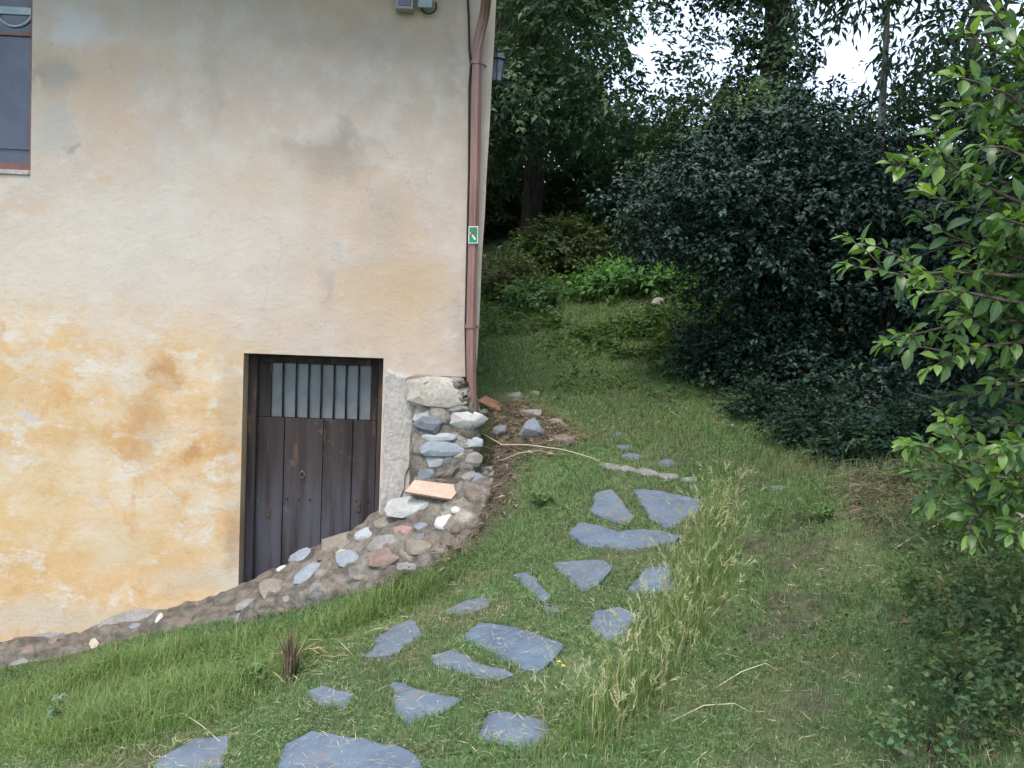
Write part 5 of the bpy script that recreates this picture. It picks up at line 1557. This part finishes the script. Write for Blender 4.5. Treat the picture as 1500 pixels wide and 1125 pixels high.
# ------------------------------------------------------------------ fruit tree at the right: single leaves are parts
rs = np.random.default_rng(77)
FT = g3(2.55, 3.0)
ft = thing('fruit_tree', FT, 'small fruit tree with bright oval leaves reaching in over the lawn', 'tree')
mb = MB()
trunk = [FT + Vector((0, 0, -.1)), FT + Vector((-.03, .05, .5)), FT + Vector((.02, .0, 1.0)), FT + Vector((-.05, .05, 1.7)), FT + Vector((0, 0, 2.6))]
mb.tube(trunk, [.07, .06, .05, .035, .02], 10)
def tr_at(z):
    for i in range(len(trunk) - 1):
        if trunk[i].z <= z <= trunk[i + 1].z: return trunk[i].lerp(trunk[i + 1], (z - trunk[i].z) / (trunk[i + 1].z - trunk[i].z))
    return trunk[-1]
BR = [  # tip first: pixel polyline, depth at tip, depth at right end
    ([(1238,388),(1290,397),(1320,403),(1400,398),(1500,406),(1600,430)], 2.62, 2.8),
    ([(1345,315),(1390,345),(1432,360),(1475,372),(1560,400)], 2.75, 2.9),
    ([(1308,240),(1350,248),(1420,255),(1500,275),(1600,320)], 2.7, 2.9),
    ([(1368,190),(1376,225),(1420,262),(1500,300),(1600,350)], 2.6, 2.8),
    ([(1405,45),(1440,62),(1490,95),(1560,170),(1640,260)], 2.7, 2.95),
    ([(1400,150),(1440,165),(1500,190),(1600,260)], 2.85, 2.95),
    ([(1455,20),(1490,60),(1540,120),(1640,230)], 2.55, 2.8),
    ([(1290,505),(1330,492),(1380,480),(1440,470),(1520,470),(1600,470)], 2.7, 2.8),
    ([(1360,540),(1400,520),(1450,505),(1530,500),(1620,500)], 2.6, 2.85),
    ([(1372,455),(1408,440),(1450,420),(1520,430),(1600,450)], 2.9, 2.9),
    ([(1335,575),(1362,583),(1430,574),(1490,590),(1600,600)], 2.9, 3.0),
    ([(1332,652),(1363,655),(1392,680),(1420,703),(1470,720),(1560,700),(1640,680)], 2.5, 2.8),
    ([(1382,608),(1400,640),(1428,676),(1480,690),(1560,660)], 2.6, 2.8),
    ([(1470,660),(1500,650),(1560,640),(1640,640)], 2.4, 2.8),
    ([(1432,800),(1420,770),(1440,745),(1500,720),(1600,700)], 2.55, 2.8),
    ([(1480,780),(1510,760),(1560,740),(1640,720)], 2.45, 2.8),
    ([(1470,320),(1500,330),(1580,360)], 2.5, 2.8),
    ([(1390,110),(1430,120),(1480,140),(1560,220)], 2.65, 2.8), ([(1430,215),(1470,215),(1520,240),(1600,300)], 2.6, 2.8), ([(1440,130),(1475,160),(1530,220),(1600,280)], 2.9, 3.0),
    ([(1410,300),(1450,310),(1500,330),(1590,370)], 2.85, 2.95), ([(1350,280),(1400,300),(1460,315),(1560,360)], 2.95, 3.0), ([(1400,590),(1450,570),(1520,560),(1600,550)], 2.85, 2.9), ([(1400,620),(1450,625),(1520,620),(1600,610)], 2.9, 2.95),
    ([(1480,60),(1510,90),(1580,180)], 2.75, 2.9), ([(1440,700),(1490,700),(1560,690)], 2.65, 2.8),
    ([(1450,560),(1500,550),(1580,540)], 2.75, 2.85),
    ([(1345,430),(1400,425),(1470,440),(1560,450)], 2.55, 2.8)]
LP = []      # leaf placements: position, axis, normal, length, kind
bare = {10}
def leaf_run(pts, dens, Ls, start=0.0, tipk=True):
    L = [0]
    for i in range(len(pts) - 1): L.append(L[-1] + (pts[i + 1] - pts[i]).length)
    s = .004; j = 0
    tot = L[-1]
    while s < tot:
        i = max(k for k in range(len(L) - 1) if L[k] <= s)
        f = (s - L[i]) / max(1e-6, L[i + 1] - L[i])
        p = pts[i].lerp(pts[i + 1], f); d = (pts[i] - pts[i + 1]).normalized()     # toward the tip
        nw = 3 if s < .05 else rs.integers(1, 3)
        for _ in range(nw):
            a = j * 2.4 + rs.uniform(-.4, .4)
            sd = d.cross(Vector((0, 0, 1))).normalized(); up_ = sd.cross(d)
            rad = sd * math.cos(a) + up_ * (math.sin(a) * .8 + .12)
            spread = .55 if s < .05 else 1.0
            ax = (d * (1.1 - .5 * spread) + rad * spread + Vector((0, 0, rs.normal(-.12, .2)))).normalized()
            nn_ = (Vector((0, -.25, 1)) + Vector(rs.normal(0, .35, 3))).normalized()
            young = s < .035
            LP.append((p + rad * .008, ax, nn_, Ls * rs.uniform(.55, 1.12) * (.75 if young else 1), 'y' if s < .07 and rs.random() < .6 else ('o' if rs.random() < .006 else 'm')))
            j += 1
        s += dens * rs.uniform(.6, 1.4)
for bi, (pl, y0, y1) in enumerate(BR):
    n = len(pl)
    pts = [pt(x, y, y0 + (y1 - y0) * i / (n - 1)) for i, (x, y) in enumerate(pl)]
    end = tr_at(min(max(pts[-1].z - .25, FT.z + .3), FT.z + 2.5))
    full = pts + [end]
    r1 = .010
    mb.tube(full, [.0018 + (r1 - .0018) * (i / n) ** 1.2 for i in range(n + 1)], 6)
    if bi in bare: 
        continue
    leaf_run(pts, .028, .066)
    leaf_run([pts[-1].lerp(end, .75), pts[-1].lerp(end, .4), pts[-1]], .06, .07)
    for i in range(1, n - 1):                      # side shoots
        for _ in range(2 if i > 1 else 1):
            f = rs.random(); p = pts[i].lerp(pts[i + 1], f); d = (pts[i] - pts[i + 1]).normalized()
            v = (d * .7 + Vector((rs.normal(-.15, .45), rs.normal(0, .6), rs.normal(.1, .5)))).normalized() * rs.uniform(.08, .2)
            q = [p + v, p + v * .5 + Vector((0, 0, .01)), p]
            mb.tube(q, [.0014, .002, .003], 5)
            leaf_run(q, .026, .060)
for k in range(46):                                # the rest of the small crown round its trunk
    a = rs.uniform(0, 6.283); z_ = rs.uniform(.7, 2.7)
    s0 = tr_at(FT.z + z_ * .8)
    L_ = rs.uniform(.45, .95)
    dv = Vector((math.cos(a) * L_, math.sin(a) * L_, rs.uniform(.05, .45)))
    if dv.x < -.55: dv.x = -.55
    q = [s0 + dv, s0 + dv * .6 + Vector((0, 0, .05)), s0 + dv * .25, s0]
    mb.tube(q, [.002, .005, .008, .011], 5)
    leaf_run(q[:3], .028, .07)
mb.build('branches', M_TWIG, ft, True)
# leaf shapes
def leaf_shape(fold, curl, twist):
    """oval leaf with a pointed tip, midrib fold, length 1 along +X, normal +Z"""
    V, Fs = [], []
    st = [(0, 0), (.12, .10), (.32, .22), (.55, .255), (.78, .17), (1.0, 0)]
    for i, (x, hw) in enumerate(st):
        z = -curl * x * x
        tw_ = twist * x
        for k, sgn in enumerate((-1, 0, 1)):
            y = hw * sgn
            V.append((x, y * math.cos(tw_), z + abs(hw * sgn) * fold + y * math.sin(tw_)))
    for i in range(len(st) - 1):
        for k in (0, 1):
            a = i * 3 + k
            Fs.append((a, a + 3, a + 4, a + 1))
    return V, Fs
def m_big(name, c1, c2, vein):
    t = NT(name)
    oi = t.n('ShaderNodeObjectInfo').outputs['Random']
    c = t.mix(oi, c1, c2)
    x, y, z = t.xyz()
    mid = t.rng(t.math('ABSOLUTE', y), .0, .0035, 1, 0)
    c = t.mix(t.math('MULTIPLY', mid, .6), c, vein)
    c = t.mix(t.rng(t.noise(60, 3, .6), .5, .75, 0, .35), c, tuple(v * .6 for v in c1))
    t.fin(c, .40, .5)
    t.bump(t.noise(90, 2), .25, .002)
    tr = t.n('ShaderNodeBsdfTranslucent')
    t.put(tr.inputs[0], t.mix(1.0, c, (1.6, 1.7, .6), 'MULTIPLY'))
    mx = t.n('ShaderNodeMixShader'); mx.inputs[0].default_value = .33
    t.t.links.new(t.b.outputs[0], mx.inputs[1]); t.t.links.new(tr.outputs[0], mx.inputs[2]); t.t.links.new(mx.outputs[0], t.out.inputs[0])
    return t.m
MBL = {'m': m_big('fruit_leaf_green', (0.05, 0.11, 0.032), (0.10, 0.185, 0.046), (0.17, 0.24, 0.09)),
       'y': m_big('fruit_leaf_young', (0.13, 0.235, 0.05), (0.21, 0.33, 0.07), (0.27, 0.36, 0.13)),
       'o': m_big('fruit_leaf_yellowed', (0.36, 0.31, 0.06), (0.44, 0.37, 0.07), (0.5, 0.42, 0.15))}
shapes = [leaf_shape(.30, .22, .35), leaf_shape(.15, .38, -.5), leaf_shape(.45, .10, .3), leaf_shape(.25, .55, -.1)]
lm = {}
for kx in MBL:
    for si, (v, f) in enumerate(shapes):
        for li, Lx in enumerate((.05, .068, .085)):
            me = bpy.data.meshes.new('leaf')
            me.from_pydata([(a * Lx, b_ * Lx, c_ * Lx) for a, b_, c_ in v], [], f)
            me.materials.append(MBL[kx])
            for p in me.polygons: p.use_smooth = True
            lm[kx, si, li] = me
def proj(p):
    q = p - CAM
    z_ = q.dot(fw)
    return 750 + F * q.dot(CR) / z_, 562.5 - F * q.dot(CU) / z_
scored = []
for i, (p, ax, nn_, L, kd) in enumerate(LP):
    x, y = proj(p)
    vis = 1 if (x < 1500 and 0 < y < 1125) else 0
    scored.append((vis * L / (p - CAM).length, i))
scored.sort(reverse=True)
top = set(i for _, i in scored[:300])
rest = []
inv = parent_inv(ft)
for i, (p, ax, nn_, L, kd) in enumerate(LP):
    sd = nn_.cross(ax)
    if sd.length < .1: sd = Vector((1, 0, 0)).cross(ax)
    sd.normalize(); nz_ = ax.cross(sd)
    if i in top:
        li = 0 if L < .058 else (1 if L < .073 else 2)
        o = bpy.data.objects.new('leaf', lm[kd, int(rs.integers(0, 4)), li])
        COL.objects.link(o)
        o.parent = ft
        o.matrix_parent_inverse = inv
        Mx = Matrix((ax, sd, nz_)).transposed().to_4x4(); Mx.translation = p
        o.matrix_basis = Mx
    else:
        rest.append((p, ax, sd, nz_, L, kd))
if rest:
    V, Fs, fm = [], [], []
    for (p, ax, sd, nz_, L, kd) in rest:
        v, f = shapes[int(rs.integers(0, 4))]
        b0 = len(V)
        V += [tuple(p + ax * (a * L) + sd * (b_ * L) + nz_ * (c_ * L)) for a, b_, c_ in v]
        Fs += [tuple(k + b0 for k in q) for q in f]
        fm += ['myo'.index(kd)] * len(f)
    ro = np_mesh('foliage', np.array(V), np.array(Fs), None, ft, smooth=True, mats=[MBL['m'], MBL['y'], MBL['o']], fmat=fm)
    tag(ro, kind='stuff')
print('LEAVES', len(LP), 'rest', len(rest))
